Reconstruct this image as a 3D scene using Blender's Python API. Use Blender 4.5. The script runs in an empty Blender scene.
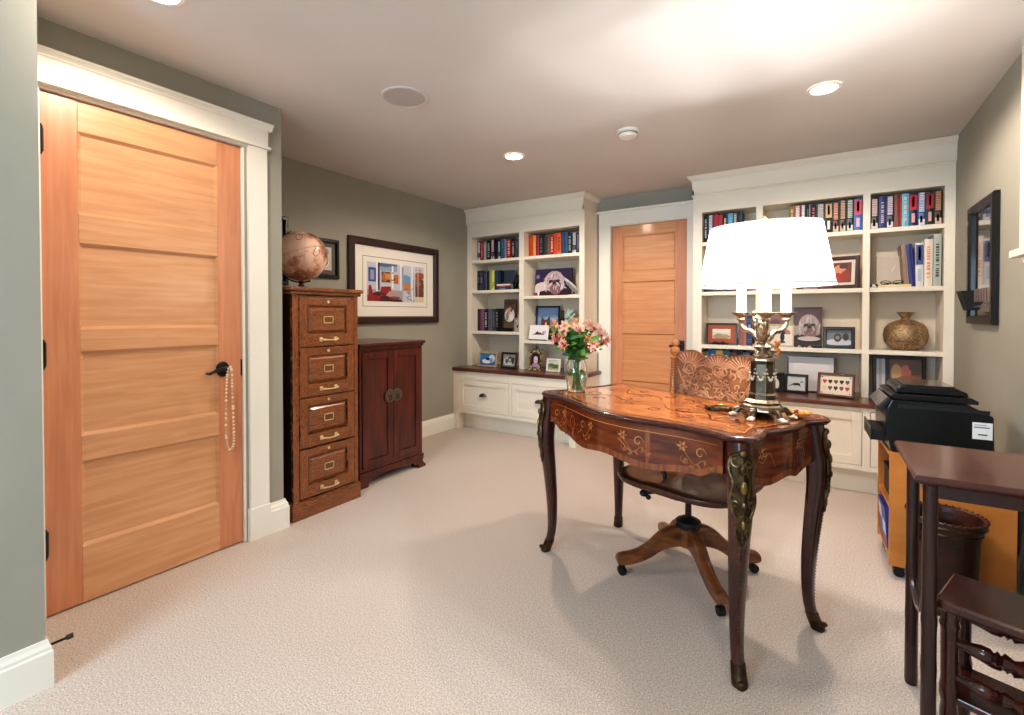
import bpy, math, random
from mathutils import Vector, Matrix
R=math.radians; PI=math.pi
rnd=random.Random(7)
SC=bpy.context.scene; COL=SC.collection
# ------------------------------------------------------------------ materials
def lin(c):
    return tuple(((v/255)/12.92 if v/255<=.04045 else ((v/255+.055)/1.055)**2.4) for v in c)+(1,)
_M={}
def mat(rgb,rough=.5,metal=0.,coat=0.,spec=.5,key=None):
    k=key or ('m',tuple(rgb),rough,metal,coat,spec)
    if k in _M: return _M[k]
    m=bpy.data.materials.new('mat_%d'%len(_M)); m.use_nodes=True
    b=m.node_tree.nodes['Principled BSDF']
    b.inputs['Base Color'].default_value=lin(rgb); b.inputs['Roughness'].default_value=rough
    b.inputs['Metallic'].default_value=metal; b.inputs['Coat Weight'].default_value=coat
    b.inputs['Coat Roughness'].default_value=.08; b.inputs['Specular IOR Level'].default_value=spec
    _M[k]=m; return m
def noisemat(name,c1,c2,scale=(1,1,1),nscale=5,detail=4,rough=.5,bump=0,bscale=None,coat=0.,dist=0.,metal=0.,ramp=(.35,.65),rbump=.01,wave=None):
    m=bpy.data.materials.new(name); m.use_nodes=True; nt=m.node_tree; b=nt.nodes['Principled BSDF']
    tc=nt.nodes.new('ShaderNodeTexCoord'); mp=nt.nodes.new('ShaderNodeMapping'); mp.inputs['Scale'].default_value=scale
    nt.links.new(tc.outputs['Object'],mp.inputs['Vector'])
    n=nt.nodes.new('ShaderNodeTexNoise'); n.inputs['Scale'].default_value=nscale; n.inputs['Detail'].default_value=detail; n.inputs['Distortion'].default_value=dist
    nt.links.new(mp.outputs[0],n.inputs['Vector'])
    src=n.outputs['Fac']
    if wave:
        w=nt.nodes.new('ShaderNodeTexWave'); w.inputs['Scale'].default_value=wave[0]; w.inputs['Distortion'].default_value=wave[1]; w.inputs['Detail'].default_value=3; w.inputs['Detail Scale'].default_value=wave[2]
        w.bands_direction=wave[3] if len(wave)>3 else 'X'
        nt.links.new(mp.outputs[0],w.inputs['Vector'])
        mx=nt.nodes.new('ShaderNodeMath'); mx.operation='MULTIPLY_ADD'; mx.inputs[1].default_value=.55
        ml=nt.nodes.new('ShaderNodeMath'); ml.operation='MULTIPLY'; ml.inputs[1].default_value=.45
        nt.links.new(w.outputs['Fac'],mx.inputs[0]); nt.links.new(n.outputs['Fac'],ml.inputs[0]); nt.links.new(ml.outputs[0],mx.inputs[2]); src=mx.outputs[0]
    cr=nt.nodes.new('ShaderNodeValToRGB'); cr.color_ramp.elements[0].position=ramp[0]; cr.color_ramp.elements[1].position=ramp[1]
    cr.color_ramp.elements[0].color=lin(c1); cr.color_ramp.elements[1].color=lin(c2)
    nt.links.new(src,cr.inputs[0]); nt.links.new(cr.outputs[0],b.inputs['Base Color'])
    b.inputs['Roughness'].default_value=rough; b.inputs['Coat Weight'].default_value=coat; b.inputs['Coat Roughness'].default_value=.1; b.inputs['Metallic'].default_value=metal
    if bump:
        n2=nt.nodes.new('ShaderNodeTexNoise'); n2.inputs['Scale'].default_value=bscale or nscale; n2.inputs['Detail'].default_value=3
        nt.links.new(tc.outputs['Object'],n2.inputs['Vector'])
        bp=nt.nodes.new('ShaderNodeBump'); bp.inputs['Strength'].default_value=bump; bp.inputs['Distance'].default_value=rbump
        nt.links.new(n2.outputs['Fac'],bp.inputs['Height']); nt.links.new(bp.outputs[0],b.inputs['Normal'])
    return m
def emis(rgb,s):
    m=bpy.data.materials.new('glow'); m.use_nodes=True; b=m.node_tree.nodes['Principled BSDF']
    b.inputs['Base Color'].default_value=lin(rgb); b.inputs['Emission Color'].default_value=lin(rgb); b.inputs['Emission Strength'].default_value=s; return m
def glass(rgb=(255,255,255),rough=0.,ior=1.45):
    m=bpy.data.materials.new('glass'); m.use_nodes=True; b=m.node_tree.nodes['Principled BSDF']
    b.inputs['Base Color'].default_value=lin(rgb); b.inputs['Transmission Weight'].default_value=1; b.inputs['Roughness'].default_value=rough; b.inputs['IOR'].default_value=ior; return m
WALL=noisemat('wall_paint',(160,157,145),(165,162,150),nscale=3,rough=.75,bump=.05,bscale=300,rbump=.001)
CEIL=noisemat('ceiling_paint',(216,209,204),(219,212,207),nscale=2,rough=.85)
WHITE=noisemat('trim_paint',(240,235,224),(242,238,228),nscale=2,rough=.38)
SHELFP=noisemat('shelf_paint',(240,230,213),(243,233,217),nscale=2,rough=.42)
BACKP=noisemat('shelf_back_paint',(228,212,190),(232,217,196),nscale=2,rough=.6)
CARPET=noisemat('carpet',(166,149,138),(228,214,203),nscale=190,detail=3,rough=.95,bump=.35,bscale=320,rbump=.003,ramp=(.3,.68))
def carpet_extra(m):
    nt=m.node_tree; b=nt.nodes['Principled BSDF']; b.inputs['Sheen Weight'].default_value=.2
carpet_extra(CARPET)
FIR=noisemat('fir_stile',(202,134,98),(216,151,113),scale=(14,14,.9),nscale=3,detail=5,rough=.36,dist=.4,coat=.25)
FIRP=noisemat('fir_panel',(211,156,114),(224,172,130),scale=(2,1.6,26),nscale=1.6,detail=5,rough=.36,dist=.5,coat=.25)
FIRX=noisemat('fir_panel_back',(208,144,98),(220,160,112),scale=(1.6,2,26),nscale=1.6,detail=5,rough=.36,dist=.5,coat=.25)
OAK=noisemat('oak_dark',(40,19,9),(166,100,58),scale=(1,8,1.2),nscale=6,detail=6,rough=.34,dist=1.2,coat=.35,wave=(9,9,1.8,'Y'),ramp=(.22,.62))
OAKH=noisemat('oak_dark_across',(40,19,9),(166,102,60),scale=(1,1.2,8),nscale=6,detail=6,rough=.34,dist=1.2,coat=.35,wave=(9,9,1.8,'Z'),ramp=(.22,.62))
OAKS=noisemat('oak_side',(38,20,12),(56,30,18),scale=(8,8,1),nscale=4,rough=.45)
CHERRY=noisemat('cherry_red',(62,20,13),(98,35,23),scale=(5,5,.8),nscale=4,detail=4,rough=.28,coat=.4,dist=.6)
WALNUT=noisemat('walnut_top',(82,46,34),(112,66,48),scale=(1.2,12,1),nscale=4,rough=.3,coat=.35)
MAHOG=noisemat('mahogany',(34,15,13),(60,28,23),scale=(4,4,1),nscale=5,rough=.3,coat=.4)
DARKLEG=noisemat('dark_leg',(48,19,14),(76,32,23),scale=(4,4,1),nscale=5,rough=.26,coat=.5)
APRON=noisemat('apron_veneer',(82,32,16),(130,60,30),scale=(1.3,1.3,9),nscale=4,detail=5,rough=.22,coat=.5,dist=1)
APBAND=noisemat('apron_band',(112,56,32),(150,84,50),scale=(22,22,1),nscale=4,detail=3,rough=.25,coat=.5)
TTOP=noisemat('side_table_top',(66,36,30),(92,54,46),scale=(1,8,1),nscale=4,rough=.22,coat=.4)
TOPM=noisemat('marquetry_top',(112,48,22),(206,126,68),scale=(2.2,6,1),nscale=3.2,detail=7,rough=.16,coat=.7,dist=2.6,ramp=(.36,.62))
TOPD=noisemat('marquetry_border',(84,32,12),(140,64,28),scale=(3,3,1),nscale=6,detail=6,rough=.18,coat=.7,dist=2)
INLAY=mat((196,138,76),.35,coat=.4)
INLAYR=mat((170,88,48),.35,coat=.4)
BRONZE=noisemat('bronze',(72,56,40),(128,106,76),nscale=30,rough=.38,metal=.85)
BRONZED=noisemat('bronze_dark',(58,44,30),(92,72,50),nscale=30,rough=.4,metal=.8)
LIGHTM=mat((226,212,192),.32,metal=.35)
BRASS=mat((190,164,112),.3,metal=.85)
GILT=mat((150,126,78),.36,metal=.85)
PEWT=mat((120,112,104),.3,metal=.95)
LAMPB=noisemat('lamp_bronze',(66,56,48),(104,90,76),nscale=20,rough=.3,metal=.8)
LAMPL=noisemat('lamp_silvered',(140,122,102),(190,172,150),nscale=30,rough=.26,metal=.85)
BLACK=mat((18,17,18),.35); BLK2=mat((12,12,13),.3,coat=.15); BLKM=mat((22,20,21),.5)
CHOAK=noisemat('chair_oak',(150,88,42),(196,130,76),scale=(3,3,9),nscale=5,detail=5,rough=.33,coat=.35,dist=1,wave=(4,6,1.5,'Z'))
CHCARVE=noisemat('chair_carving',(152,98,66),(200,146,110),nscale=14,rough=.32,coat=.4)
CHGR=noisemat('chair_groove',(110,64,38),(146,92,58),nscale=14,rough=.4)
CHSEAT=noisemat('chair_seat',(60,31,19),(86,47,29),scale=(10,2,1),nscale=3,rough=.3,coat=.3,dist=.4)
CHBASE=noisemat('chair_base',(92,48,24),(140,82,44),scale=(3,3,14),nscale=3,detail=5,rough=.32,coat=.4,dist=.8)
BEECH=noisemat('beech_laminate',(198,124,56),(208,136,68),scale=(1,1,5),nscale=2,rough=.4)
LEATH=noisemat('leather',(36,17,12),(70,34,23),nscale=9,rough=.42,bump=.5,bscale=60,rbump=.004)
GLASS=glass()
# ------------------------------------------------------------------ mesh builder
class MB:
    def __init__(s): s.v=[]; s.f=[]; s.mi=[]; s.m=[]
    def _m(s,m):
        if m not in s.m: s.m.append(m)
        return s.m.index(m)
    def add(s,vs,fs,m,M=None):
        o=len(s.v); s.v+= [tuple(M@Vector(v)) if M else tuple(v) for v in vs]
        k=s._m(m)
        for f in fs: s.f.append(tuple(i+o for i in f)); s.mi.append(k)
        return s
    def box(s,x0,x1,y0,y1,z0,z1,m,M=None):
        vs=[(x,y,z) for z in (z0,z1) for y in (y0,y1) for x in (x0,x1)]
        return s.add(vs,[(0,2,3,1),(4,5,7,6),(0,1,5,4),(1,3,7,5),(3,2,6,7),(2,0,4,6)],m,M)
    def rings(s,rs,m,close=True,caps=True,M=None):
        n=len(rs[0]); vs=[p for r in rs for p in r]; fs=[]
        for i in range(len(rs)-1):
            for j in range(n if close else n-1):
                a=i*n+j; b=i*n+(j+1)%n; fs.append((a,b,b+n,a+n))
        if caps: fs.append(tuple(range(n-1,-1,-1))); fs.append(tuple(range((len(rs)-1)*n,len(rs)*n)))
        return s.add(vs,fs,m,M)
    def lathe(s,prof,m,n=24,c=(0,0,0),M=None,sx=1,sy=1,ph=0,caps=True):
        return s.rings([[(c[0]+r*sx*math.cos(2*PI*j/n+ph),c[1]+r*sy*math.sin(2*PI*j/n+ph),c[2]+z) for j in range(n)] for r,z in prof],m,caps=caps,M=M)
    def prism(s,poly,z0,z1,m,M=None):
        return s.rings([[(x,y,z0) for x,y in poly],[(x,y,z1) for x,y in poly]],m,M=M)
    def tube(s,pts,r,m,n=8,M=None,flat=1,caps=True):
        pts=[Vector(p) for p in pts]; N=len(pts); rs=[]
        up=None
        for i,p in enumerate(pts):
            t=(pts[min(i+1,N-1)]-pts[max(i-1,0)])
            if t.length<1e-9: t=Vector((0,0,1))
            t.normalize()
            if up is None:
                up=Vector((0,0,1)) if abs(t.z)<.9 else Vector((1,0,0))
            u=(up-t*up.dot(t)); 
            if u.length<1e-6: u=t.orthogonal()
            u.normalize(); w=t.cross(u); up=u
            rr=r[i] if isinstance(r,(list,tuple)) else r
            rs.append([tuple(p+(u*math.cos(2*PI*j/n)+w*math.sin(2*PI*j/n)*flat)*rr) for j in range(n)])
        return s.rings(rs,m,caps=caps,M=M)
    def ball(s,c,r,m,n=10,k=6,sc=(1,1,1),M=None):
        return s.rings([[(c[0]+r*sc[0]*math.sin(PI*i/k+(.001 if i==0 else -.001 if i==k else 0))*math.cos(2*PI*j/n),c[1]+r*sc[1]*math.sin(PI*i/k+(.001 if i==0 else -.001 if i==k else 0))*math.sin(2*PI*j/n),c[2]-r*sc[2]*math.cos(PI*i/k)) for j in range(n)] for i in range(k+1)],m,M=M)
    def build(s,name,parent=None,smooth=False,bevel=0,ang=35,seg=2,loc=None,rot=None):
        me=bpy.data.meshes.new(name); me.from_pydata(s.v,[],s.f)
        for m in s.m: me.materials.append(m)
        me.polygons.foreach_set('material_index',s.mi)
        if smooth:
            me.polygons.foreach_set('use_smooth',[True]*len(me.polygons)); me.set_sharp_from_angle(angle=R(ang))
        me.update(); o=bpy.data.objects.new(name,me); COL.objects.link(o)
        if parent: o.parent=parent
        if loc: o.location=loc
        if rot: o.rotation_euler=rot
        if bevel:
            b=o.modifiers.new('bevel','BEVEL'); b.width=bevel; b.segments=seg; b.limit_method='ANGLE'; b.angle_limit=R(40); b.harden_normals=False
        return o
def tag(o,label,cat,group=None,kind=None):
    o['label']=label; o['category']=cat
    if group: o['group']=group
    if kind: o['kind']=kind
    return o
def thing(name,label,cat,loc=(0,0,0),rz=0,group=None,rx=0,ry=0):
    o=bpy.data.objects.new(name,None); COL.objects.link(o); o.empty_display_size=.05
    o.location=loc; o.rotation_euler=(rx,ry,rz); return tag(o,label,cat,group)
def struct(mb,name,**k):
    o=mb.build(name,**k)
    if not k.get('parent'): o['kind']='structure'
    return o
def cr(pts,n=8,closed=False):
    P=[Vector(p) for p in pts]; N=len(P); out=[]
    for i in range(N if closed else N-1):
        g=lambda k:P[k%N] if closed else P[max(0,min(N-1,k))]
        a,b,c,d=g(i-1),g(i),g(i+1),g(i+2)
        for j in range(n):
            t=j/n; out.append(.5*((2*b)+(c-a)*t+(2*a-5*b+4*c-d)*t*t+(3*b-a-3*c+d)*t**3))
    if not closed: out.append(P[-1])
    return out
# ------------------------------------------------------------------ room
XL=-2.5; XF=-3.233; YB=4.358; XR=.7146; H=2.318; YR=-2.3; XN=-2.06; YN=.43; YC=1.49
X0=XF-.12
struct(MB().box(X0,XR+.12,YR-.12,YB+.12,-.1,0,CARPET),'floor')
struct(MB().box(X0,XR+.12,YR-.12,YB+.12,H,H+.1,CEIL),'ceiling')
wl=MB()
wl.box(X0,XN,YR,YN,0,H,WALL)
wl.box(X0,XL-.06,YN,YC,0,H,WALL)
wl.box(XL-.06,XL,YN,.515,0,H,WALL); wl.box(XL-.06,XL,1.289,YC,0,H,WALL); wl.box(XL-.06,XL,.515,1.289,2.055,H,WALL)
wl.box(X0,XF,YC,YB,0,H,WALL)
struct(wl,'wall_left')
wb=MB(); wb.box(X0,-1.725,YB,YB+.12,0,H,WALL); wb.box(-.985,XR+.12,YB,YB+.12,0,H,WALL); wb.box(-1.725,-.985,YB,YB+.12,2.05,H,WALL); wb.box(-1.725,-.985,YB+.06,YB+.12,0,2.05,WALL)
struct(wb,'wall_back')
struct(MB().box(XR,XR+.12,YR,YB,0,H,WALL),'wall_right')
wf=MB(); wf.box(X0,-1.9,YR-.12,YR,0,H,WALL).box(-.2,XR+.12,YR-.12,YR,0,H,WALL).box(-1.9,-.2,YR-.12,YR,0,.85,WALL).box(-1.9,-.2,YR-.12,YR,2.05,H,WALL)
struct(wf,'wall_front')
w=MB(); 
for a in ((-1.98,-1.9,.77,2.13),(-.2,-.12,.77,2.13)): w.box(a[0],a[1],YR-.02,YR+.02,a[2],a[3],WHITE)
w.box(-1.9,-.2,YR-.02,YR+.02,.77,.85,WHITE).box(-1.9,-.2,YR-.02,YR+.02,2.05,2.13,WHITE).box(-1.07,-1.03,YR-.08,YR-.04,.85,2.05,WHITE)
wo=struct(w,'added_window_1'); MB().box(-1.9,-.2,YR-.065,YR-.06,.85,2.05,GLASS).build('pane',wo)  # unseen window added behind the camera to go with the cool fill
# baseboards: profile swept along a straight run
def baseboard(name,p0,p1,nrm,h=.145,t=.022,e0=0,e1=0):
    mb=MB(); P0=Vector((*p0,0));P1=Vector((*p1,0));n=Vector((*nrm,0)); d=(P1-P0).normalized()
    prof=[(0,0),(t,0),(t,h*.74),(t*.8,h*.78),(t*.8,h*.84),(t*.45,h*.93),(t*.35,h),(0,h)]
    r=[]
    for P,e in ((P0,e0),(P1,e1)):
        r.append([tuple(P+n*a+d*e*a+Vector((0,0,z))) for a,z in prof])
    mb.rings(r,WHITE); o=mb.build(name); o['kind']='structure'; return o
baseboard('baseboard_left_near',(XN,YR),(XN,YN),(1,0),h=.15,t=.016,e1=1)
baseboard('baseboard_left_return',(XN,YN),(XL,YN),(0,1),h=.15,t=.016,e0=-1)
baseboard('baseboard_left_door',(XL,1.402),(XL,YC),(1,0),h=.16,t=.022,e1=1)
baseboard('baseboard_left_corner',(XL,YC),(XF,YC),(0,1),h=.16,t=.022,e0=-1)
baseboard('baseboard_left',(XF,YC),(XF,3.80),(1,0),h=.15)
baseboard('baseboard_right',(XR,YR),(XR,3.80),(-1,0),h=.15)
# ---- door_1 and its casing
def door(name,w,y_axis,org,panelmat,zs,handle_side,DH=2.035):
    # local: u along width 0..w, depth v, z ; built facing +v
    r=bpy.data.objects.new(name,None); COL.objects.link(r); r['kind']='structure'
    r.location=org; r.rotation_euler=(0,0,y_axis)
    s=.112 if w>.73 else .105
    mb=MB(); mb.box(0,s,-.04,0,.006,DH,FIR).box(w-s,w,-.04,0,.006,DH,FIR); mb.build('stile',r,bevel=.002)
    zz=[.006]+zs+[DH]
    mb=MB()
    for i in range(0,len(zz),2): mb.box(s,w-s,-.04,-.0005,zz[i],zz[i+1],panelmat)
    mb.build('rail',r,bevel=.002)
    for i in range(1,len(zz)-1,2):
        a,b=zz[i],zz[i+1]
        mb=MB(); mb.box(s,w-s,-.035,-.014,a,b,panelmat)
        # bevelled sticking round the panel
        t=.012
        for q in ([(s,a),(w-s,a),(w-s-t,a+t),(s+t,a+t)],[(w-s,a),(w-s,b),(w-s-t,b-t),(w-s-t,a+t)],[(w-s,b),(s,b),(s+t,b-t),(w-s-t,b-t)],[(s,b),(s,a),(s+t,a+t),(s+t,b-t)]):
            vs=[(q[0][0],-.001,q[0][1]),(q[1][0],-.001,q[1][1]),(q[2][0],-.0135,q[2][1]),(q[3][0],-.0135,q[3][1])]
            mb.add(vs,[(0,1,2,3)],panelmat)
        mb.build('panel',r)
    return r
d1=door('door_1',.75,R(90),(XL-.016,.527,0),FIRP,[.237,.585,.69,1.035,1.125,1.475,1.59,1.925],1,DH=2.048)
# local u -> +Y when rotated 90 (x->y), local y -> -X ; flip so face looks to +X
d1.scale=(1,-1,1)
hd=MB(); hd.lathe([(.0,0),(.031,0),(.031,.006),(.026,.012),(.0,.013)],BLK2,n=24,M=Matrix.Translation((.655,.0,.912))@Matrix.Rotation(R(-90),4,'X')@Matrix.Diagonal((1,1.25,1,1)))
hd.tube([(.655,.01,.912),(.655,.045,.912)],.011,BLK2,n=12)
hd.tube(cr([(.662,.045,.914),(.63,.048,.916),(.60,.048,.908),(.575,.046,.898),(.56,.044,.902)],5),[.011]*6+[.009]*5+[.007]*5+[.005]*5,BLK2,n=10)
hd.build('handle',d1,smooth=True)
lk=MB(); lk.box(.744,.7505,-.03,.004,.87,.955,BLK2); lk.build('latch_plate',d1,bevel=.002)
for z in (.29,1.03,1.86):
    MB().tube([(.0,.008,z-.05),(.0,.008,z+.05)],.009,BLK2,n=10).tube([(.0,.008,z-.058),(.0,.008,z+.058)],.006,BLK2).box(0,.012,-.002,.002,z-.045,z+.045,BLK2).build('hinge',d1,smooth=True)
def casing(name,mb): return struct(mb,name,bevel=.003)
t=MB(); f=XL+.02
t.box(XL,f,1.30,1.400,.0,2.07,WHITE).box(XL,f+.006,1.293,1.404,0,.17,WHITE)
t.box(XL,f,.432,.515,.0,2.06,WHITE)
t.box(XL-.055,XL-.002,1.278,1.30,0,2.05,WHITE).box(XL-.055,XL+.002,.505,.526,0,2.05,WHITE)
t.box(XL-.055,XL+.004,.432,1.30,2.052,2.08,WHITE)
t.box(XL,f+.004,.432,1.404,2.075,2.18,WHITE)
t.box(XL,f+.014,.432,1.414,2.064,2.077,WHITE)
pr=[(0,2.165),(.026,2.165),(.030,2.172),(.027,2.175),(.034,2.182),(.042,2.187),(.045,2.197),(.0,2.197)]
t.rings([[(XL+a,y,z) for a,z in pr] for y in (.432,1.425)],WHITE)
t.build('trim_1',bevel=.0015)['kind']='structure'
# ---- door_2 and casing in back wall
d2=door('door_2',.70,R(180),(-1.003,YB+.012,0),FIRX,[.237,.56,.655,1.01,1.10,1.50,1.60,1.935],1)
d2.scale=(1,1,1)
MB().box(.02,.062,0,.012,.86,.955,BLK2).tube([(.04,.01,.91),(.04,.05,.91)],.009,BLK2,n=10).tube([(.04,.05,.91),(.14,.052,.905)],.009,BLK2,n=10).build('handle',d2,bevel=.002)
t=MB(); g=YB-.02
t.box(-1.828,-1.712,g,YB,0,2.05,WHITE).box(-.998,-.9,g,YB,0,2.05,WHITE)
t.box(-1.724,-1.708,YB-.005,YB+.055,0,2.046,WHITE).box(-1.002,-.987,YB-.005,YB+.055,0,2.046,WHITE).box(-1.725,-.985,YB-.004,YB+.055,2.037,2.049,WHITE)
t.box(-1.828,-.9,g-.004,YB,2.045,2.165,WHITE).box(-1.84,-.9,g-.03,YB,2.165,2.185,WHITE)
t.build('trim_2',bevel=.002)['kind']='structure'
# ---- ceiling fixtures
EM=emis((255,244,228),26)
LP=[(-1.844,2.837),(.002,2.841),(-1.95,.72),(.1,.75),(-1.3,-1.0),(.1,-1.0)]  # last pair is added behind the camera as unseen fill
desc=['recessed ceiling downlight nearer the left bookcase','recessed ceiling downlight nearer the right wall, above the lamp','recessed ceiling downlight near the large fir door at top left','recessed ceiling downlight above the dark side table','added unseen ceiling downlight behind the camera, left','added unseen ceiling downlight behind the camera, right']
for (x,y),ds in zip(LP,desc):
    o=thing('ceiling_downlight',ds,'downlight',(x,y,H-.001),group='recessed ceiling lights')
    MB().rings([[(r*math.cos(2*PI*j/32),r*math.sin(2*PI*j/32),z) for j in range(32)] for r,z in ((.072,0),(.070,-.005),(.058,-.006),(.056,-.002))],WHITE,caps=False).build('trim_ring',o,smooth=True)
    MB().lathe([(.0005,-.0085),(.040,-.008),(.057,-.005),(.057,-.003),(.0005,-.003)],EM,n=32).build('lens',o)
o=thing('ceiling_speaker','round grey in-ceiling speaker grille above the open floor','speaker',(-1.82,1.757,H-.001))
MB().lathe([(.118,0),(.118,-.006),(.108,-.008),(.106,-.005)],mat((216,206,200),.5),n=40,caps=False).build('rim',o,smooth=True)
GR=noisemat('grille',(176,168,164),(200,192,188),nscale=400,rough=.6)
MB().lathe([(.0005,-.007),(.107,-.006),(.107,-.001)],GR,n=40).build('grille',o)
o=thing('smoke_detector','round white smoke detector on the ceiling between the downlights','smoke detector',(-1.007,2.839,H-.001))
MB().lathe([(.07,0),(.07,-.012),(.062,-.014)],WHITE,n=32).build('base',o,smooth=True)
MB().lathe([(.056,-.014),(.056,-.03),(.046,-.04),(.0005,-.042)],WHITE,n=32).lathe([(.058,-.018),(.058,-.022)],mat((90,86,84)),n=32).build('cover',o,smooth=True)
# ------------------------------------------------------------------ built-ins
FL=4.037; FR=4.085; FB=3.804; CT=.637; RCT=.609
def upper(name,label,x0,x1,face,divs,shelves,z0,xcL,xcR):
    o=thing(name,label,'bookcase',((x0+x1)/2,YB,z0)); L=o.location; ox,oy,oz=L
    def bx(nm,*b,m=SHELFP,bev=.0015):
        MB().box(b[0]-ox,b[1]-ox,b[2]-oy,b[3]-oy,b[4]-oz,b[5]-oz,m).build(nm,o,bevel=bev)
    bx('back_panel',x0,x1,YB-.02,YB-.002,z0,2.3,m=BACKP,bev=0)
    xs=[x0]+[d for d in divs]+[x1]
    # divs: list of (left,right) solids incl. ends
    for a,b in divs: bx('divider' if a>x0+.01 and b<x1-.01 else 'side_panel',a,b,face,YB-.02,z0,2.02)
    bx('header_board',x0,x1,face,YB-.02,2.02,2.17)
    bx('frieze_strip',x0-xcL*.008,x1+xcR*.008,face-.01,YB-.022,2.155,2.168)
    fc=face-.022
    prof=[(0,2.168),(-.0,2.20),(-.004,2.27),(-.014,2.285),(-.03,2.30),(-.04,2.315),(.012,2.315),(.012,2.168)]
    mb=MB(); rs=[]
    for q,(x,e) in enumerate(((x0,-xcL),(x1,xcR))):
        rs.append([(x+e*(-a)-ox,fc+a-oy,z-oz) for a,z in prof])
    mb.rings(rs,SHELFP)
    # returns on open ends
    for e,x in ((xcR,x1),(xcL,x0)):
        if e:
            sg=1 if x==x1 else -1
            mb.rings([[(x+sg*(-a)-ox,y-oy,z-oz) for a,z in prof] for y in (fc,YB-.001)],SHELFP)
    mb.box(x0+.001-ox,x1-.001-ox,fc+.004-oy,YB-.025-oy,2.169-oz,2.314-oz,SHELFP)
    mb.build('crown_molding',o)
    for a,b,z in shelves: bx('shelf',a,b,face+.003,YB-.02,z-.03,z)
    return o
LB=upper('built_in_bookcase','cream built-in bookcase in the corner left of the back door',XF+.002,-1.844,FL,[(XF+.002,-3.168),(-2.563,-2.508),(-1.897,-1.844)],
  [(-3.168,-2.563,1.77),(-3.168,-2.563,1.447),(-3.168,-2.563,1.012),(-2.508,-1.897,1.77),(-2.508,-1.897,1.375),(-2.508,-1.897,.93)],CT,0,1)
RB=upper('built_in_bookcase','wide three-bay cream built-in bookcase behind the desk lamp',-.893,XR-.002,FR,[(-.893,-.822),(-.428,-.381),(.236,.277),(.660,XR-.002)],
  [(-.822,-.428,1.777),(-.381,.236,1.777),(.277,.66,1.777),(-.822,-.428,1.372),(-.381,.236,1.372),(.277,.66,1.372),(-.822,-.428,.942),(-.381,.236,.942),(.277,.66,.942)],RCT,1,0)
def counter(label,x0,x1,open_side,CT=CT,th=.033):
    mb=MB(); mb.box(x0,x1,FB-.02,YB-.001,CT-th,CT,WALNUT)
    o=mb.build('countertop',bevel=.005); tag(o,label,'countertop'); return o
counter('dark walnut countertop under the corner bookcase',XF+.001,-1.80,1)
counter('brown wooden countertop running below the three-bay bookcase',-.93,XR-.001,0,RCT,.027)
def cup(parent,x,z,y):
    mb=MB(); n=12; rs=[]
    for i in range(6):
        a=i/5*R(90)
        rs.append([(x+.047*math.cos(PI*j/n)*(math.cos(a)*.9+.1) , y-.022*math.sin(a)*1.0, z-.008+.036*math.sin(PI*j/n)*(math.cos(a*.75))) for j in range(n+1)])
    mb.rings(rs,PEWT,close=False,caps=False); mb.box(x-.048,x+.048,y-.002,y,z-.01,z-.004,PEWT)
    mb.build('cup_pull',parent,smooth=True,ang=60)
def front(o,x0,x1,z0,z1,y,nm,handle=None,fr=.055):
    mb=MB(); mb.box(x0,x1,y-.001,y+.015,z0,z1,SHELFP)
    ft=y-.006
    q=MB()
    q.box(x0,x0+fr,ft,y+.014,z0,z1,SHELFP).box(x1-fr,x1,ft,y+.014,z0,z1,SHELFP).box(x0+fr,x1-fr,ft,y+.014,z0,z0+fr,SHELFP).box(x0+fr,x1-fr,ft,y+.014,z1-fr,z1,SHELFP).box(x0+fr,x1-fr,y+.004,y+.013,z0+fr,z1-fr,SHELFP)
    p=q.build(nm,o,bevel=.0012)
    if handle: cup(p,(x0+x1)/2,(z0+z1)/2+.005,ft)
    return p
def lower(name,label,x0,x1,fronts,toe=True,nm='drawer',pulls=True,legs=(),CT=CT,th=.034):
    o=thing(name,label,'cabinet',((x0+x1)/2,YB,0)); ox,oy=o.location[0],o.location[1]
    SH=lambda v:v
    zt=CT-th
    mb=MB()
    def b(*a,m=SHELFP): mb.box(a[0]-ox,a[1]-ox,a[2]-oy,a[3]-oy,a[4],a[5],m)
    ys=FB+.012
    b(x0,x1,ys+.02,YB-.01,.17,zt)
    b(x0,x1,FB+.10,YB-.01,.0,.17)
    mb.build('carcass',o)
    mb=MB(); gap=.003
    xs=[x0]+[v for f in fronts for v in f[:2]]+[x1]
    for i in range(0,len(xs),2): b(xs[i],xs[i+1]-0 ,FB,ys+.02,.17,zt)
    for f in fronts:
        b(f[0],f[1],FB,ys+.02,f[3],zt); b(f[0],f[1],FB,ys+.02,.17,f[2])
    for lx0,lx1 in legs: b(lx0,lx1,FB,FB+.1,0,.17)
    mb.build('face_frame',o,bevel=.0015)
    for lx0,lx1 in legs:
        for sg,xx in ((-1,lx0),(1,lx1)):
            if x0+.01<xx<x1-.01:
                q=MB(); pts=[(xx,.17),(xx+sg*.05,.17)]+[(xx+sg*(.05-.05*math.sin(a)),.17-.05*(1-math.cos(a))) for a in [R(15*i) for i in range(1,7)]]
                if sg<0: pts=pts[::-1]
                q.rings([[(px-ox,yy-oy,pz) for px,pz in pts] for yy in (FB,FB+.02)],SHELFP); q.build('bracket',o)
    for f in fronts:
        q=MB(); front(o,f[0]+gap-ox,f[1]-gap-ox,f[2]+gap,f[3]-gap,FB-oy+.006,nm,handle=pulls)
    # dark reveal
    return o
lower('base_cabinet','cream base cabinet with two cup-pull drawers under corner countertop',XF+.001,-1.82,[(-3.158,-2.534,.204,.52),(-2.503,-1.882,.204,.52)],legs=[(XF+.001,-3.165),(-1.885,-1.82)])
lower('base_cabinet','long cream base cabinet with shaker doors behind the desk',-.91,XR-.001,[(-.85,-.335,.2,.556),(-.29,.227,.2,.556),(.268,.66,.2,.556)],nm='door',pulls=False,CT=RCT,th=.028,legs=[(-.91,-.86),(.67,XR-.001)])
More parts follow.
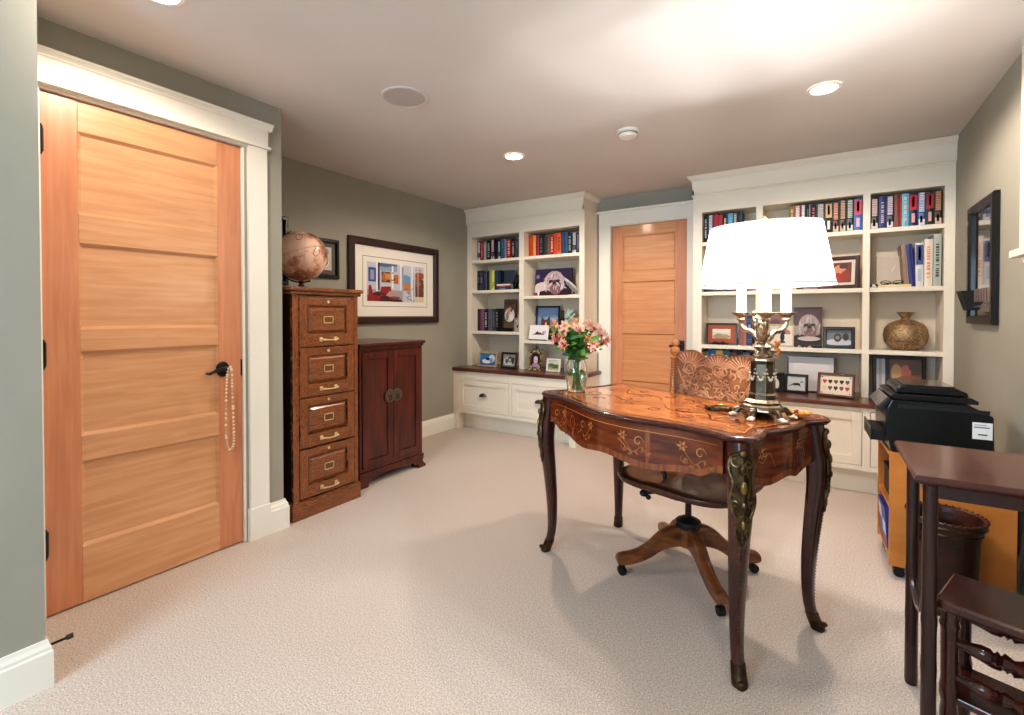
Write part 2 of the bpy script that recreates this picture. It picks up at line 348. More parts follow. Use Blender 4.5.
# ------------------------------------------------------------------ pictures and frames
def shape(s,w,h):
    k=s[0]
    if k=='r': x0,z0,x1,z1=s[1:5]; p=[(x0,z0),(x1,z0),(x1,z1),(x0,z1)]
    elif k=='e':
        cx,cz,rx,rz=s[1:5]; a0=s[5] if len(s)>6 else 0
        p=[(cx+rx*math.cos(t)*math.cos(a0)-rz*math.sin(t)*math.sin(a0),cz+rx*math.cos(t)*math.sin(a0)+rz*math.sin(t)*math.cos(a0)) for t in [2*PI*i/14 for i in range(14)]]
    else: p=s[1]
    return [((x-.5)*w,z*h) for x,z in p]
def picmesh(w,h,bg,layers,y=0,z0=0):
    mb=MB(); mb.add([(-w/2,y,z0),(w/2,y,z0),(w/2,y,z0+h),(-w/2,y,z0+h)],[(0,1,2,3)],mat(bg,.5))
    for i,l in enumerate(layers):
        p=[(min(max(x,-w/2),w/2),min(max(z,0),h)) for x,z in shape(l,w,h)]
        mb.add([(x,y-.00012*(i+1),z0+z) for x,z in p],[tuple(range(len(p)))],mat(l[-1],.5))
    return mb
def framed(name,label,w,h,fw,fcol,bg,layers,loc,rz=0,tilt=8,mount=None,mw=.02,d=.016,cat='picture frame',stand=True,group=None,fm=None,inner=None):
    o=thing(name,label,cat,loc,rz,group,rx=-R(tilt))
    fm=fm or mat(fcol,.35,coat=.3)
    rs=[]
    prof=[(0,0),(0,-d*.8),(fw*.2,-d),(fw*.8,-d),(fw,-d*.55),(fw,-.003)]
    for a,y in prof: rs.append([(-w/2+a,y,a),(w/2-a,y,a),(w/2-a,y,h-a),(-w/2+a,y,h-a)])
    mb=MB(); mb.rings(rs,fm,caps=False); mb.box(-w/2+.002,w/2-.002,-.003,0,.002,h-.002,fm); mb.build('frame',o)
    iw,ih=w-2*fw,h-2*fw; y=-.0045
    if mount:
        q=MB(); q.add([(-iw/2,y,fw),(iw/2,y,fw),(iw/2,y,fw+ih),(-iw/2,y,fw+ih)],[(0,1,2,3)],mat(mount,.7)); q.build('mount',o)
        if inner:
            a,c,t_=inner; q=MB(); W2,H2=iw/2-a,ih-2*a
            for b4 in ((-W2,W2,fw+a,fw+a+t_),(-W2,W2,fw+a+H2-t_,fw+a+H2),(-W2,-W2+t_,fw+a,fw+a+H2),(W2-t_,W2,fw+a,fw+a+H2)): q.box(b4[0],b4[1],y-.0006,y-.0002,b4[2],b4[3],mat(c))
            q.build('mount_line',o)
        iw-=2*mw; ih-=2*mw; z0=fw+mw; y-=.0008
    else: z0=fw
    picmesh(iw,ih,bg,layers,y,z0).build('print',o)
    if stand:
        th=R(tilt); L=h*.6; 
        MB().box(-.012,.012,0,.003,.0,L*1.0,BLKM).build('easel_strut',o,loc=(0,.001,h*.02+.0),rot=(0,0,0)) if tilt<1 else MB().box(-.012,.012,0,.003,-h*.55,0,BLKM).build('easel_strut',o,loc=(0,.004,h*.62),rot=(R(tilt)*2.0,0,0))
    return o
def canvas(name,label,w,h,bg,layers,loc,rz=0,tilt=6,d=.014,cat='photo'):
    o=thing(name,label,cat,loc,rz,rx=-R(tilt))
    MB().box(-w/2,w/2,-d,0,0,h,mat((40,32,38),.6)).build('panel',o)
    picmesh(w,h,bg,layers,-d-.0006,0).build('print',o); return o
WH=(232,228,222); 
def dog(fur,fur2,dark,bgl,nose=(40,26,26)):
    r=random.Random(int(sum(fur))); L=[]; hi=mix(fur,(255,255,255),.35)
    L+=[('e',.22,.26,.26,.26,fur),('e',.52,.06,.5,.16,dark),('e',.53,.52,.27,.40,mix(fur,fur2,.4))]
    L+=[('e',.58,.30,.17,.26,mix(fur2,(140,70,70),.35)),('e',.55,.62,.25,.2,mix(fur,fur2,.2)),('e',.55,.50,.17,.09,mix(dark,fur2,.6))]
    for i in range(70):
        a=r.uniform(-1,1); d=r.uniform(.0,1); x=.54+a*.28*(.8+.2*d); z=.80-.26*a*a-.22*d*(.4+abs(a)); 
        if abs(a)<.4 and d>.8: continue
        L.append(('e',x,z,.012,r.uniform(.06,.13),a*.9,(fur,hi,fur2,mix(fur,fur2,.5))[r.randrange(4)]))
    for s_ in (-1,1):
        for i in range(12): L.append(('e',.54+s_*(.2+r.uniform(0,.07)),.42+r.uniform(-.18,.16),.014,.12,-s_*.18,(fur,fur2,hi)[r.randrange(3)]))
    L+=[('e',.45,.53,.055,.05,dark),('e',.64,.54,.055,.05,dark),('e',.55,.47,.04,.045,nose),('e',.45,.40,.03,.1,-.5,fur),('e',.65,.41,.03,.1,.5,fur)]
    for i in range(16): L.append(('e',.55+r.uniform(-.12,.12),.25+r.uniform(-.12,.1),.01,.06,r.uniform(-.3,.3),(fur2,mix(fur2,dark,.3),fur)[r.randrange(3)]))
    return L
def sq(L,kx,kz,z0):
    o=[]
    for l in L:
        if l[0]=='e': o.append(('e',.5+(l[1]-.5)*kx,z0+l[2]*kz,l[3]*kx,l[4]*kz)+tuple(l[5:]))
        elif l[0]=='r': o.append(('r',l[1],z0+l[2]*kz,l[3],z0+l[4]*kz,l[5]))
        else: o.append(l)
    return o
def mix(a,b,t): return tuple(int(a[i]*(1-t)+b[i]*t) for i in range(3))
SR=1.77; 
# left bookcase pictures
canvas('photo_canvas','frameless colour photo of a shaggy pale dog on purple ground, corner bookcase',.42,.275,(50,36,74),[('r',0,0,.2,.35,(196,110,110)),('e',.06,.2,.04,.16,.3,WH),('e',.08,.72,.05,.08,(140,120,170))]+dog((222,206,206),(160,128,140),(52,26,34),0)+[('r',.0,.0,.1,.12,(150,60,66)),('e',.13,.1,.03,.1,WH)],(-2.265,4.21,1.376),tilt=5)
canvas('photo_canvas','frameless brown photo of a woman in white, left bookcase third shelf',.15,.30,(88,70,60),[('e',.5,.45,.42,.25,(214,204,190)),('e',.62,.66,.12,.1,(60,44,38)),('e',.45,.6,.2,.1,.5,(196,150,120)),('e',.3,.4,.12,.14,(150,128,110)),('e',.66,.36,.18,.12,(236,230,222)),('r',.05,0,.95,.16,(110,84,66)),('e',.5,.9,.45,.1,(70,50,44))],(-2.735,4.13,1.02+.028),tilt=4)
framed('picture_frame','dark wood frame with portrait of a brown and white cat against sky',.275,.345,.018,(54,34,24),(120,146,184),[('r',0,.55,1,1,(132,158,196)),('e',.7,.68,.35,.08,(160,180,208)),('r',0,0,1,.1,(96,120,160)),('e',.62,.16,.28,.22,(74,50,44)),('e',.4,.4,.24,.2,(110,62,40)),('p',[(.18,.5),(.2,.72),(.34,.58)],(96,48,32)),('p',[(.46,.6),(.6,.74),(.62,.5)],(96,48,32)),('e',.4,.3,.13,.13,(240,214,150)),('e',.42,.42,.05,.1,(236,190,120)),('e',.32,.42,.03,.025,(40,40,20)),('e',.5,.42,.03,.025,(40,40,20)),('e',.41,.32,.025,.02,(120,50,50))],(-2.362,4.26,.932),tilt=5,mw=.0)
o=thing('greeting_card','white card with a dark red mountain shape leaning before cat portrait','card',(-2.365,4.075,.9305),rx=-R(14))
picmesh(.215,.148,(240,236,234),[('p',[(.15,.36),(.3,.42),(.42,.6),(.52,.48),(.6,.52),(.68,.42),(.8,.4),(.8,.35),(.15,.35)],(104,34,50)),('r',.7,.42,.8,.6,(170,150,160)),('r',.82,.42,.87,.66,(190,170,176))],-.0006,.006).build('front',o)
MB().box(-.11,.11,0,.004,.004,.156,mat((236,232,228),.6)).build('card_board',o)
MB().box(-.10,.10,-.02,.03,0,.006,BLKM).build('stand',o)
framed('picture_frame','beige framed photo in blue and white on the corner countertop',.24,.155,.018,(186,166,138),(70,110,160),[('e',.3,.65,.35,.3,(60,130,190)),('e',.75,.6,.2,.35,(214,220,232)),('e',.45,.35,.3,.2,(240,240,245)),('e',.5,.55,.15,.12,(30,30,50)),('e',.72,.45,.12,.2,(150,170,210)),('r',0,0,1,.15,(90,100,150))],(-2.935,4.0,CT+.001),tilt=10)
framed('picture_frame','black framed black-and-white photo on the corner countertop',.19,.165,.02,(24,20,20),(150,146,142),[('e',.5,.4,.45,.4,(206,204,200)),('e',.55,.6,.16,.25,(40,38,40)),('e',.55,.55,.1,.13,(200,190,184)),('e',.3,.45,.12,.2,(90,88,86)),('e',.8,.5,.12,.3,(60,60,60)),('r',0,0,1,.12,(120,118,116))],(-2.655,3.99,CT+.001),tilt=8)
o=framed('picture_frame','small ornate silver-gold frame with baby portrait on corner countertop',.125,.17,.02,(150,128,90),(40,30,60),[('e',.5,.5,.28,.25,(226,190,180)),('e',.5,.66,.26,.16,(214,206,200)),('e',.5,.1,.5,.22,(170,140,170)),('e',.42,.52,.04,.03,(60,30,30)),('e',.6,.52,.04,.03,(60,30,30))],(-2.36,4.02,CT+.012),tilt=6,fm=BRONZE)
mb=MB()
for i in range(26):
    a=2*PI*i/26; x=.067*math.cos(a)*1.02; z=.085+.09*math.sin(a); mb.ball((x,-.012,z),.011,BRASS if i%3 else BRONZE,n=8,k=5)
mb.tube(cr([(-.04,-.01,.165),(-.02,-.01,.2),(0,-.01,.19),(.0,-.01,.235),(.012,-.01,.20),(.03,-.01,.215),(.045,-.01,.17)],5),.006,BRONZE,n=6)
mb.tube(cr([(.045,-.01,.17),(.075,-.01,.2),(.095,-.01,.175),(.085,-.01,.155)],5),.005,BRASS,n=6)
for s in (-1,1): mb.ball((s*.055,-.012,-.003),.012,BRASS,n=8,k=5)
mb.build('scrollwork',o,smooth=True)
framed('picture_frame','white framed photo of green garden on the corner countertop',.15,.125,.016,(238,234,228),(150,156,110),[('r',0,.6,1,1,(206,210,196)),('e',.3,.5,.3,.2,(96,120,66)),('e',.7,.4,.25,.2,(84,100,60)),('e',.5,.3,.12,.1,(120,84,60)),('r',0,0,1,.18,(180,170,120))],(-2.15,4.0,CT+.001),tilt=9)
o=thing('greeting_card','plain white card standing right of the white garden photo','card',(-2.045,4.05,CT+.001),rz=R(-50))
MB().box(-.05,.05,0,.002,0,.12,mat((232,228,222),.6)).add([(-.05,.0,0),(-.05,.0,.12),(-.02,.05,.12),(-.02,.05,0)],[(0,1,2,3)],mat((232,228,222),.6)).build('card_leaf',o)
framed('picture_frame','small silver frame at right end, third shelf of corner bookcase',.07,.14,.014,(180,174,166),(190,180,170),[('e',.5,.5,.3,.3,(60,50,50)),('e',.5,.6,.16,.14,(220,200,190))],(-2.61,4.08,1.013),tilt=6,fm=mat((196,190,182),.3,metal=.7))
# dark low plaque
o=thing('desk_plaque','low black plaque with silver script lying before the black books','plaque',(-2.74,4.065,1.0125))
MB().prism([(-.1,-.02),(.1,-.02),(.1,.02),(-.1,.02)],0,.032,BLK2).build('block',o,bevel=.003)
MB().tube(cr([(-.06,-.0215,.012),(-.05,-.0215,.024),(-.03,-.0215,.022),(-.035,-.0215,.01),(-.01,-.0215,.016),(.02,-.0215,.01)],5),.0015,PEWT,n=5).build('script',o)
o=thing('ornament','small jet black ornament right of the stacked books, second-left shelf','ornament',(-2.62,4.11,1.448))
MB().lathe([(.05,0),(.052,.01),(.04,.02)],BLK2,n=20).build('base',o,smooth=True)
MB().tube(cr([(-.03,0,.02),(-.02,0,.07),(.0,0,.10),(.01,0,.13),(.03,0,.10),(.045,0,.05),(.055,0,.015)],5),[.016,.02,.024,.028,.03]+[.03]*10+[.022]*10+[.02]*6,BLK2,n=10).ball((-.012,0,.135),.018,BLK2).build('figure',o,smooth=True)
o=thing('greeting_card','folded white card behind the jet black ornament','card',(-2.64,4.2,1.448),rx=-R(8))
MB().prism([(-.07,0),(.06,0),(.075,.003),(-.07,.003)],0,.15,mat((232,226,216),.6)).build('card_leaf',o)
# carved grey bird shape beside dog photo
o=thing('bird_ornament','pale grey carved bird ornament right of the dog photo','ornament',(-2.01,4.12,1.376))
STN=noisemat('carved_stone',(176,172,166),(222,218,210),nscale=30,rough=.6)
MB().rings([[(cx+rx*0,rr*math.cos(t)*.5,cz+rr*math.sin(t)) for t in [2*PI*j/12 for j in range(12)]] for cx,cz,rr,rx in ((-.085,.165,.006,0),(-.07,.15,.018,0),(-.045,.12,.03,0),(-.01,.09,.036,0),(.03,.06,.03,0),(.06,.038,.02,0),(.09,.012,.006,0))],STN).build('body',o,smooth=True)
MB().rings([[(cx,-.02+rr*math.cos(t)*.25,cz+rr*math.sin(t)) for t in [2*PI*j/10 for j in range(10)]] for cx,cz,rr in ((-.05,.13,.006),(-.03,.105,.02),(.0,.08,.022),(.04,.05,.012),(.07,.028,.004))],mat((140,136,132),.6)).build('wing',o,smooth=True)
MB().tube([(-.0,0,.06),(-.0,0,.0)],.004,STN).tube([(.03,0,.04),(.04,0,.0)],.004,STN).box(-.03,.06,-.015,.015,0,.006,STN).build('leg_stand',o)
o=thing('note_card','plain white card standing against the back, right of dog photo','card',(-1.985,4.3,1.376),rx=-R(4))
MB().box(-.075,.075,0,.004,0,.215,mat((224,212,192),.6)).build('sheet',o)
o=thing('ornament','little black ornament at right end behind the grey bird','ornament',(-1.925,4.14,1.376))
MB().lathe([(.016,0),(.018,.02),(.008,.045),(.014,.07),(.004,.085)],BLK2,n=14).build('body',o,smooth=True)
# dark spire ornament + pale flowers
o=thing('spire_ornament','tall dark spire ornament behind the flowers, corner bookcase','ornament',(-2.15,4.2,.931))
mb=MB(); mb.lathe([(.045,0),(.045,.02),(.03,.03),(.028,.10),(.034,.11),(.02,.125),(.024,.2),(.03,.21),(.014,.22),(.012,.28),(.018,.285),(.006,.30),(.002,.36)],BLKM,n=8); mb.build('spire',o)
mb=MB()
for s in (-1,1): mb.box(s*.022-.006,s*.022+.006,-.03,-.02,.13,.17,BLKM).box(s*.012-.004,s*.012+.004,-.03,-.02,.04,.09,BRONZE)
mb.build('bracket',o)
o=thing('artificial_flowers','pale mint flowers standing behind the bouquet in corner bookcase','flowers',(-2.065,4.19,.931))
MB().lathe([(.02,0),(.028,.03),(.022,.08),(.016,.1)],mat((206,210,200),.4),n=16).build('pot',o,smooth=True)
mb=MB()
for i in range(46):
    z=.12+rnd.random()*.2; a=rnd.random()*6.28; r=.045*rnd.random()**.5*(1.2-z*1.2); 
    for k in range(4):
        b=k*PI/2+a; mb.ball((r*math.cos(a)+.01*math.cos(b)-.02*(z-.2)*3,r*math.sin(a),z+.01*math.sin(b)),.009,mat((196,214,200),.6),n=6,k=4,sc=(1,.4,1))
mb.build('blossom',o,smooth=True)
# ------------------------------------------------------------------ books
ORD=['first','second','third','fourth','fifth','sixth','seventh','eighth','ninth','tenth','eleventh','twelfth','thirteenth','fourteenth']
PAGE=mat((226,216,196),.8)
def book(w,h,d,col,txt,style,lean=0,seed=0):
    rr=random.Random(seed); mb=MB(); c=mat(col,.45)
    t=.0025
    mb.box(0,t,0,d,0,h,c).box(w-t,w,0,d,0,h,c)
    mb.rings([[(0,0,z),(w*.5,-.003,z),(w,0,z),(w,t,z),(0,t,z)] for z in (0,h)],c)
    mb.box(t,w-t,t,d-.004,.004,h-.004,PAGE)
    y=-.0036
    tm=mat(txt,.5)
    def bar(x0,x1,z0,z1,m): mb.box(x0*w,x1*w,y,y+.003,z0*h,z1*h,m)
    if style=='t':     # lettered spine
        z=.18
        while z<.86:
            l=rr.uniform(.02,.05); bar(.3,.7,z,z+l,tm); z+=l+rr.choice((.012,.018,.05))
    elif style=='b': # bands
        for z in (.12,.2,.8,.86): bar(.02,.98,z,z+.012,tm)
        bar(.3,.7,.4,.7,tm)
    elif style=='s': # split: light title above, picture below
        z=.42
        while z<.95:
            l=rr.uniform(.03,.06); bar(.18,.82,z,z+l,tm); z+=l+.012
        bar(.12,.88,.03,.2,mat(mix(txt,(255,255,255),.4),.5)); bar(.15,.7,.2,.38,mat(mix(txt,col,.5),.5)); bar(.3,.6,.1,.3,mat(mix(col,(20,20,30),.5)))
    elif style=='p':
        bar(.06,.94,.5,.95,tm); bar(.3,.7,.12,.4,mat(mix(txt,(255,255,255),.6))); bar(.35,.65,.6,.9,mat(col))
    elif style=='l': bar(.75,.9,.0,1,tm); bar(.3,.55,.55,.85,mat(mix(col,txt,.5)))
    return mb
def row(specs,x0,x1,yf,zs,shelf,grp,hbase,dep=.14,sd=1,hv=.02):
    tw=sum(s[0] for s in specs); x=x0; k=(x1-x0)/tw
    for i,s in enumerate(specs):
        w=s[0]*k; h=hbase+((s[5] if len(s)>5 else 0)); h-= (0 if len(s)>5 else rnd.random()*hv)
        b=book(w-.0012,h,dep,s[2],s[3],s[4],seed=sd*50+i)
        lab='%s book, %s from left on %s'%(s[1],ORD[i],shelf)
        o=b.build('book',loc=(x+.0006,yf+rnd.random()*.008,zs+.0006)); tag(o,lab,'book',grp); x+=w
BK=(22,20,26); NV=(26,34,66)
row([(55,'black and white',BK,WH,'s'),(45,'crimson',(176,40,62),(236,150,160),'t'),(45,'pale grey',(190,184,176),(220,216,208),'l'),(75,'wide black',BK,(190,186,190),'t'),(60,'black with pink lettering',(46,30,40),(226,196,206),'s'),(50,'plain black',BK,(60,60,70),'l'),(42,'black with pale blue lettering',(20,24,34),(190,206,222),'s'),(70,'steel blue',(66,104,146),(120,150,180),'l'),(20,'thin beige',(190,170,150),(150,130,120),'l'),(70,'bright red with white',(176,34,40),(236,220,216),'t'),(50,'black with cream title',(28,26,24),(220,208,182),'t'),(80,'grey violet',(84,78,98),(140,136,150),'l')],-3.166,-2.61,4.13,1.77,'top-left shelf of corner bookcase','books on the top-left shelf of the corner bookcase',.222,sd=1)
row([(65,'brick orange',(204,74,34),(214,90,44),'l'),(50,'golden yellow',(236,166,74),(246,190,110),'l'),(58,'magenta red',(150,34,60),(190,80,110),'l'),(70,'black with grey lettering',(26,24,28),(130,124,120),'t'),(58,'charcoal green',(58,66,64),(80,88,86),'l'),(42,'olive brown',(110,88,64),(150,128,98),'t'),(62,'scarlet with white lettering',(180,24,24),(246,220,210),'t'),(54,'orange-red',(222,92,40),(206,74,30),'l'),(60,'bright orange lettered',(240,108,42),(120,60,30),'t'),(50,'royal blue',(44,74,128),(70,100,150),'l'),(48,'teal blue',(44,94,124),(80,130,150),'l'),(66,'navy with grey lettering',(20,26,44),(176,186,200),'t'),(66,'black with white emblem',(16,18,22),(220,220,210),'s'),(45,'dark violet',(60,54,84),(150,150,170),'t')],-2.506,-1.94,4.13,1.77,'top-right shelf of corner bookcase','books on the top-right shelf of the corner bookcase',.225,sd=2)
row([(45,'black-navy',(20,22,34),(90,96,110),'b'),(55,'dark blue-grey',(48,56,76),(120,126,140),'b'),(55,'slate with violet stripe',(52,52,76),(130,120,170),'l'),(38,'slim black',BK,(50,50,60),'l'),(42,'lime green',(150,180,70),(176,206,100),'l'),(46,'yellow-green patterned',(186,180,90),(246,240,160),'s'),(48,'dark teal',(34,62,80),(70,100,120),'l'),(42,'deep blue',(28,48,72),(50,80,110),'l')],-3.166,-2.86,4.13,1.447,'second-left shelf of corner bookcase','books standing on the second-left shelf of the corner bookcase',.222,sd=3,hv=.012)
o=book(.028,.215,.12,(26,32,52),(180,184,196),'t',seed=9).build('book',loc=(-2.855,4.215,1.4476),rot=(0,0,R(-72)))
mb=MB()
# cover-facing navy book
tag(o,'navy book turned cover-out beside the upright row, second-left shelf','book')
for z,w_ in ((.165,.05),(.13,.04),(.09,.07)): MB().box(-.0008,.0,.03,.03+w_,z,z+.014,mat((170,176,192))).build('title',o)
def flat(w,d,t,col,loc,label,rz=0,grp=None):
    mb=MB(); c=mat(col,.45); mb.box(0,w,0,d,0,.002,c).box(0,w,0,d,t-.002,t,c).box(0,w,-.001,.003,0,t,c).box(.004,w-.003,.004,d-.003,.002,t-.002,PAGE)
    mb.box(w*.2,w*.6,-.0018,0,t*.35,t*.6,mat(mix(col,(255,255,255),.6)))
    o=mb.build('book',loc=loc,rot=(0,0,rz)); tag(o,label,'book',grp); return o
flat(.19,.13,.022,(40,76,96),(-2.868,4.075,1.4475),'teal book lying flat, bottom of the small pile on second-left shelf')
flat(.18,.12,.020,(120,44,50),(-2.865,4.078,1.470),'dark red book lying flat in the middle of the small pile')
flat(.17,.12,.018,(232,222,206),(-2.868,4.08,1.4905),'white book lying flat on top of the small pile')
bpy.data.objects['ornament'].location.z=1.4475; bpy.data.objects['ornament'].location.x=-2.60; bpy.data.objects['ornament'].location.y=4.06
for n_ in ('ornament',): 
    bpy.data.objects[n_].location=(-2.635,4.12,1.4475)
row([(45,'dark brown',(52,30,34),(90,60,60),'l'),(56,'mauve',(122,74,112),(160,110,150),'l'),(56,'black with white script',BK,(214,214,216),'t'),(60,'slate grey',(92,94,108),(120,122,136),'l'),(52,'dark slate',(66,70,84),(110,114,126),'t'),(46,'black with grey dots',(30,32,38),(150,150,150),'t'),(60,'plain black',(14,14,18),(40,40,44),'l'),(56,'wide black',(12,12,16),(24,24,28),'l')],-3.166,-2.775,4.13,1.012,'third-left shelf of corner bookcase','books on the third-left shelf of the corner bookcase',.24,sd=4,hv=.01)
o=book(.02,.30,.14,(40,36,40),(80,80,90),'l',seed=5).build('book',loc=(-1.925,4.12,.9306)); tag(o,'slim charcoal book at right end of third-right shelf, corner bookcase','book')
# right bookcase books
row([(70,'black with white lettering',(24,22,30),(196,190,196),'t'),(80,'navy with white title',(26,32,72),(210,214,226),'s'),(68,'plain red',(170,36,50),(190,60,70),'l'),(68,'brighter red',(182,44,54),(200,80,80),'l'),(72,'black with white zigzag',(24,20,30),(214,206,200),'t'),(80,'sky blue',(90,166,206),(150,206,230),'t'),(60,'black with beige oval',(26,26,32),(200,184,160),'s'),(70,'dark navy',(24,34,62),(60,90,140),'l')],-.820,-.53,4.125,1.777,'top-left shelf behind the lamp','books on the top-left shelf of the three-bay bookcase',.226,sd=6,hv=.01)
row([(60,'gold and cream',(150,122,70),(226,206,160),'t'),(70,'red and white',(172,34,46),(240,226,226),'s'),(55,'black with white figure',BK,(240,240,238),'s'),(55,'slim black striped',BK,(190,190,190),'l'),(60,'black with pink title',(22,20,28),(210,120,140),'t'),(95,'dark green',(22,62,52),(206,190,190),'s'),(78,'black with cream label',BK,(220,180,140),'p'),(72,'black and orange',(40,30,26),(226,160,120),'s'),(72,'black with tan picture',(30,26,26),(206,170,140),'s'),(76,'black with grey title',(28,30,34),(200,200,190),'s'),(84,'bright blue and red',(60,110,190),(214,80,90),'p')],-.21,.234,4.125,1.777,'top-middle shelf behind the lamp','paperbacks on the top-middle shelf',.228,sd=7,hv=.012)
row([(100,'black with red band',(24,20,28),(226,196,190),'s'),(85,'royal blue',(34,60,120),(214,170,190),'t'),(90,'black with white lettering',(26,30,50),(220,206,214),'s'),(85,'brick red',(130,44,32),(180,80,60),'l'),(80,'pale blue and white',(120,190,216),(236,220,216),'t'),(95,'navy with red title',(26,40,84),(210,50,56),'p'),(90,'blue with white title',(44,80,150),(226,216,210),'s'),(85,'black with red title',(24,24,34),(176,50,50),'p'),(90,'black and tan',(28,22,22),(190,140,110),'s')],.279,.656,4.125,1.777,'top-right shelf of three-bay bookcase','paperbacks on the top-right shelf',.228,sd=8,hv=.012)
row([(60,'black',BK,WH,'t'),(60,'maroon',(90,30,36),WH,'t'),(60,'dark brown',(70,44,34),WH,'t'),(60,'navy',NV,WH,'t'),(60,'dark red',(120,34,36),WH,'t'),(60,'charcoal',(50,48,52),WH,'t')],-.820,-.50,4.14,1.372,'shelf hidden behind the lampshade','books on the shelf behind the lampshade',.24,sd=9)
flat(.22,.14,.018,(96,52,40),(-.16,4.12,1.3722),'brown book lying flat behind the lampshade, middle bay')
row([(60,'olive',(96,96,66),WH,'t'),(60,'bright blue',(50,100,170),WH,'t'),(60,'yellow',(206,176,70),BK,'t'),(60,'teal',(50,110,120),WH,'t'),(60,'brown',(110,70,50),WH,'t'),(60,'black',BK,WH,'t'),(60,'slate blue',(70,90,130),WH,'t')],-.820,-.47,4.14,RCT,'countertop behind the carved chair','books standing on the counter behind the chair',.29,sd=10,hv=.02)
# leaning and upright books, bay three second shelf
def one(w,h,d,col,txt,st,x,y,z,label,ry=0,sd=0):
    o=book(w,h,d,col,txt,st,seed=sd).build('book',loc=(x,y,z),rot=(0,ry,0)); tag(o,label,'book','tall books on the second-right shelf'); return o
zz=1.3726
one(.026,.285,.19,(150,122,104),(178,160,146),'l',.468,4.13,zz+.002,'taupe book leaning left against the navy book',R(-4),11)
one(.034,.285,.19,(44,48,116),(60,64,140),'l',.494,4.12,zz+.003,'navy blue book leaning left beside the white and blue book',R(-5),12)
one(.042,.292,.2,(222,218,214),(70,86,140),'p',.522,4.12,zz,'white book with blue patterned spine, second-right shelf',0,13)
one(.042,.312,.2,(232,218,202),(222,150,120),'t',.567,4.12,zz,'cream book with orange lettering on spine, second-right shelf',0,14)
one(.040,.342,.2,(176,182,172),(80,84,80),'t',.612,4.12,zz,'grey-green tall book, second-right shelf',R(0),15)
o=thing('note_card','square pinkish-white card propped at back of second-right shelf','card',(.405,4.27,zz),rx=-R(5))
MB().box(-.075,.075,-.004,0,0,.225,mat((214,200,188),.6)).add([(.03,-.0045,.17),(.032,-.0045,.17),(.012,-.0045,.12),(.006,-.0045,.12)],[(0,1,2,3)],WHITE).build('sheet',o)
flat(.175,.15,.018,(226,206,158),(.325,4.10,zz),'cream and yellow book lying flat under the eyeglasses')
o=thing('eyeglasses','folded black eyeglasses on the flat cream book','eyeglasses',(.40,4.13,zz+.0185))
mb=MB()
for s in (-1,1):
    mb.tube([(s*.034+.026*math.cos(2*PI*j/18),-.01,.014+.013*math.sin(2*PI*j/18)) for j in range(19)],.0022,BLACK,n=6)
mb.tube([(-.008,-.01,.018),(.008,-.01,.018)],.002,BLACK).build('rim',o)
for s in (-1,1): MB().tube([(s*.06,-.008,.018),(s*.062,.01,.016),(-s*.04,.014+.006*s,.006)],.0025,BLACK,n=6).build('temple',o)
o=thing('figurine','small black and white figurine at left end of second-right shelf','ornament',(.302,4.12,zz))
MB().ball((0,0,.012),.013,mat((226,220,214),.5),sc=(1.5,1,1)).ball((.014,-.005,.018),.009,BLACK).ball((-.014,-.004,.014),.008,BLACK).build('body',o,smooth=True)
# right bookcase frames
framed('picture_frame','tilted brown frame with photo of people in red, middle bay',.24,.235,.026,(64,34,26),(214,206,196),[('r',.12,.1,.88,.9,(120,60,50)),('e',.5,.6,.2,.22,(206,140,110)),('e',.4,.3,.3,.2,(176,50,44)),('e',.7,.35,.16,.24,(150,60,50)),('e',.62,.75,.14,.1,(90,50,40))],(.105,4.17,1.3735),rz=R(-14),tilt=7)
framed('picture_frame','black framed picture with orange mount on left shelf behind lamp',.235,.175,.014,(22,18,18),(220,208,188),[('e',.5,.2,.5,.25,(170,150,120)),('e',.35,.4,.2,.12,(150,146,120)),('e',.68,.38,.18,.1,(190,160,120)),('r',0,.7,1,1,(226,220,206))],(-.685,4.17,.9425),tilt=5,mount=(172,88,62),mw=.035)
o=thing('ornament','low dark ornament in front of the orange mounted picture','ornament',(-.69,4.10,.9425)); MB().tube(cr([(-.05,0,.008),(-.03,0,.02),(0,0,.012),(.03,0,.022),(.05,0,.008)],5),.01,BLK2,n=8).build('body',o,smooth=True)
one2=[(.05,.235,(150,96,84),(180,130,110),'l',-.545,'dusty brown book right of the orange mounted picture'),(.04,.238,(40,62,96),(120,150,180),'b',-.493,'dark blue book between the brown books and the lamp arm')]
for w_,h_,c_,t_,s_,x_,l_ in one2:
    o=book(w_,h_,.14,c_,t_,s_,seed=int(-x_*100)).build('book',loc=(x_,4.13,.9426)); tag(o,l_,'book')
canvas('photo_canvas','frameless dusty pink photo behind the lamp arm, third shelf',.12,.24,(150,112,106),[('e',.5,.4,.4,.3,(176,136,128)),('e',.5,.75,.3,.12,(120,84,84))],(-.31,4.30,.9425),tilt=4)
framed('picture_frame','gold-edged print of a black cat-like silhouette behind the lamp',.17,.17,.01,(206,176,110),(222,212,200),[('p',[(.1,.55),(.5,1),(.9,.7),(.9,.55)],(176,120,112)),('e',.55,.4,.1,.22,(24,22,24)),('e',.6,.62,.09,.08,(24,22,24)),('e',.5,.15,.2,.06,(24,22,24))],(-.26,4.2,.9425),tilt=5)
canvas('photo_canvas','frameless sepia photo of a fluffy dog face, middle bay',.185,.30,(88,66,70),sq(dog((186,168,164),(150,128,126),(58,40,44),0,(50,36,38)),1.35,.72,.16)+[('r',0,0,1,.1,(60,44,48)),('e',.55,.2,.4,.06,(200,186,180))],(-.088,4.235,.9425),tilt=4)
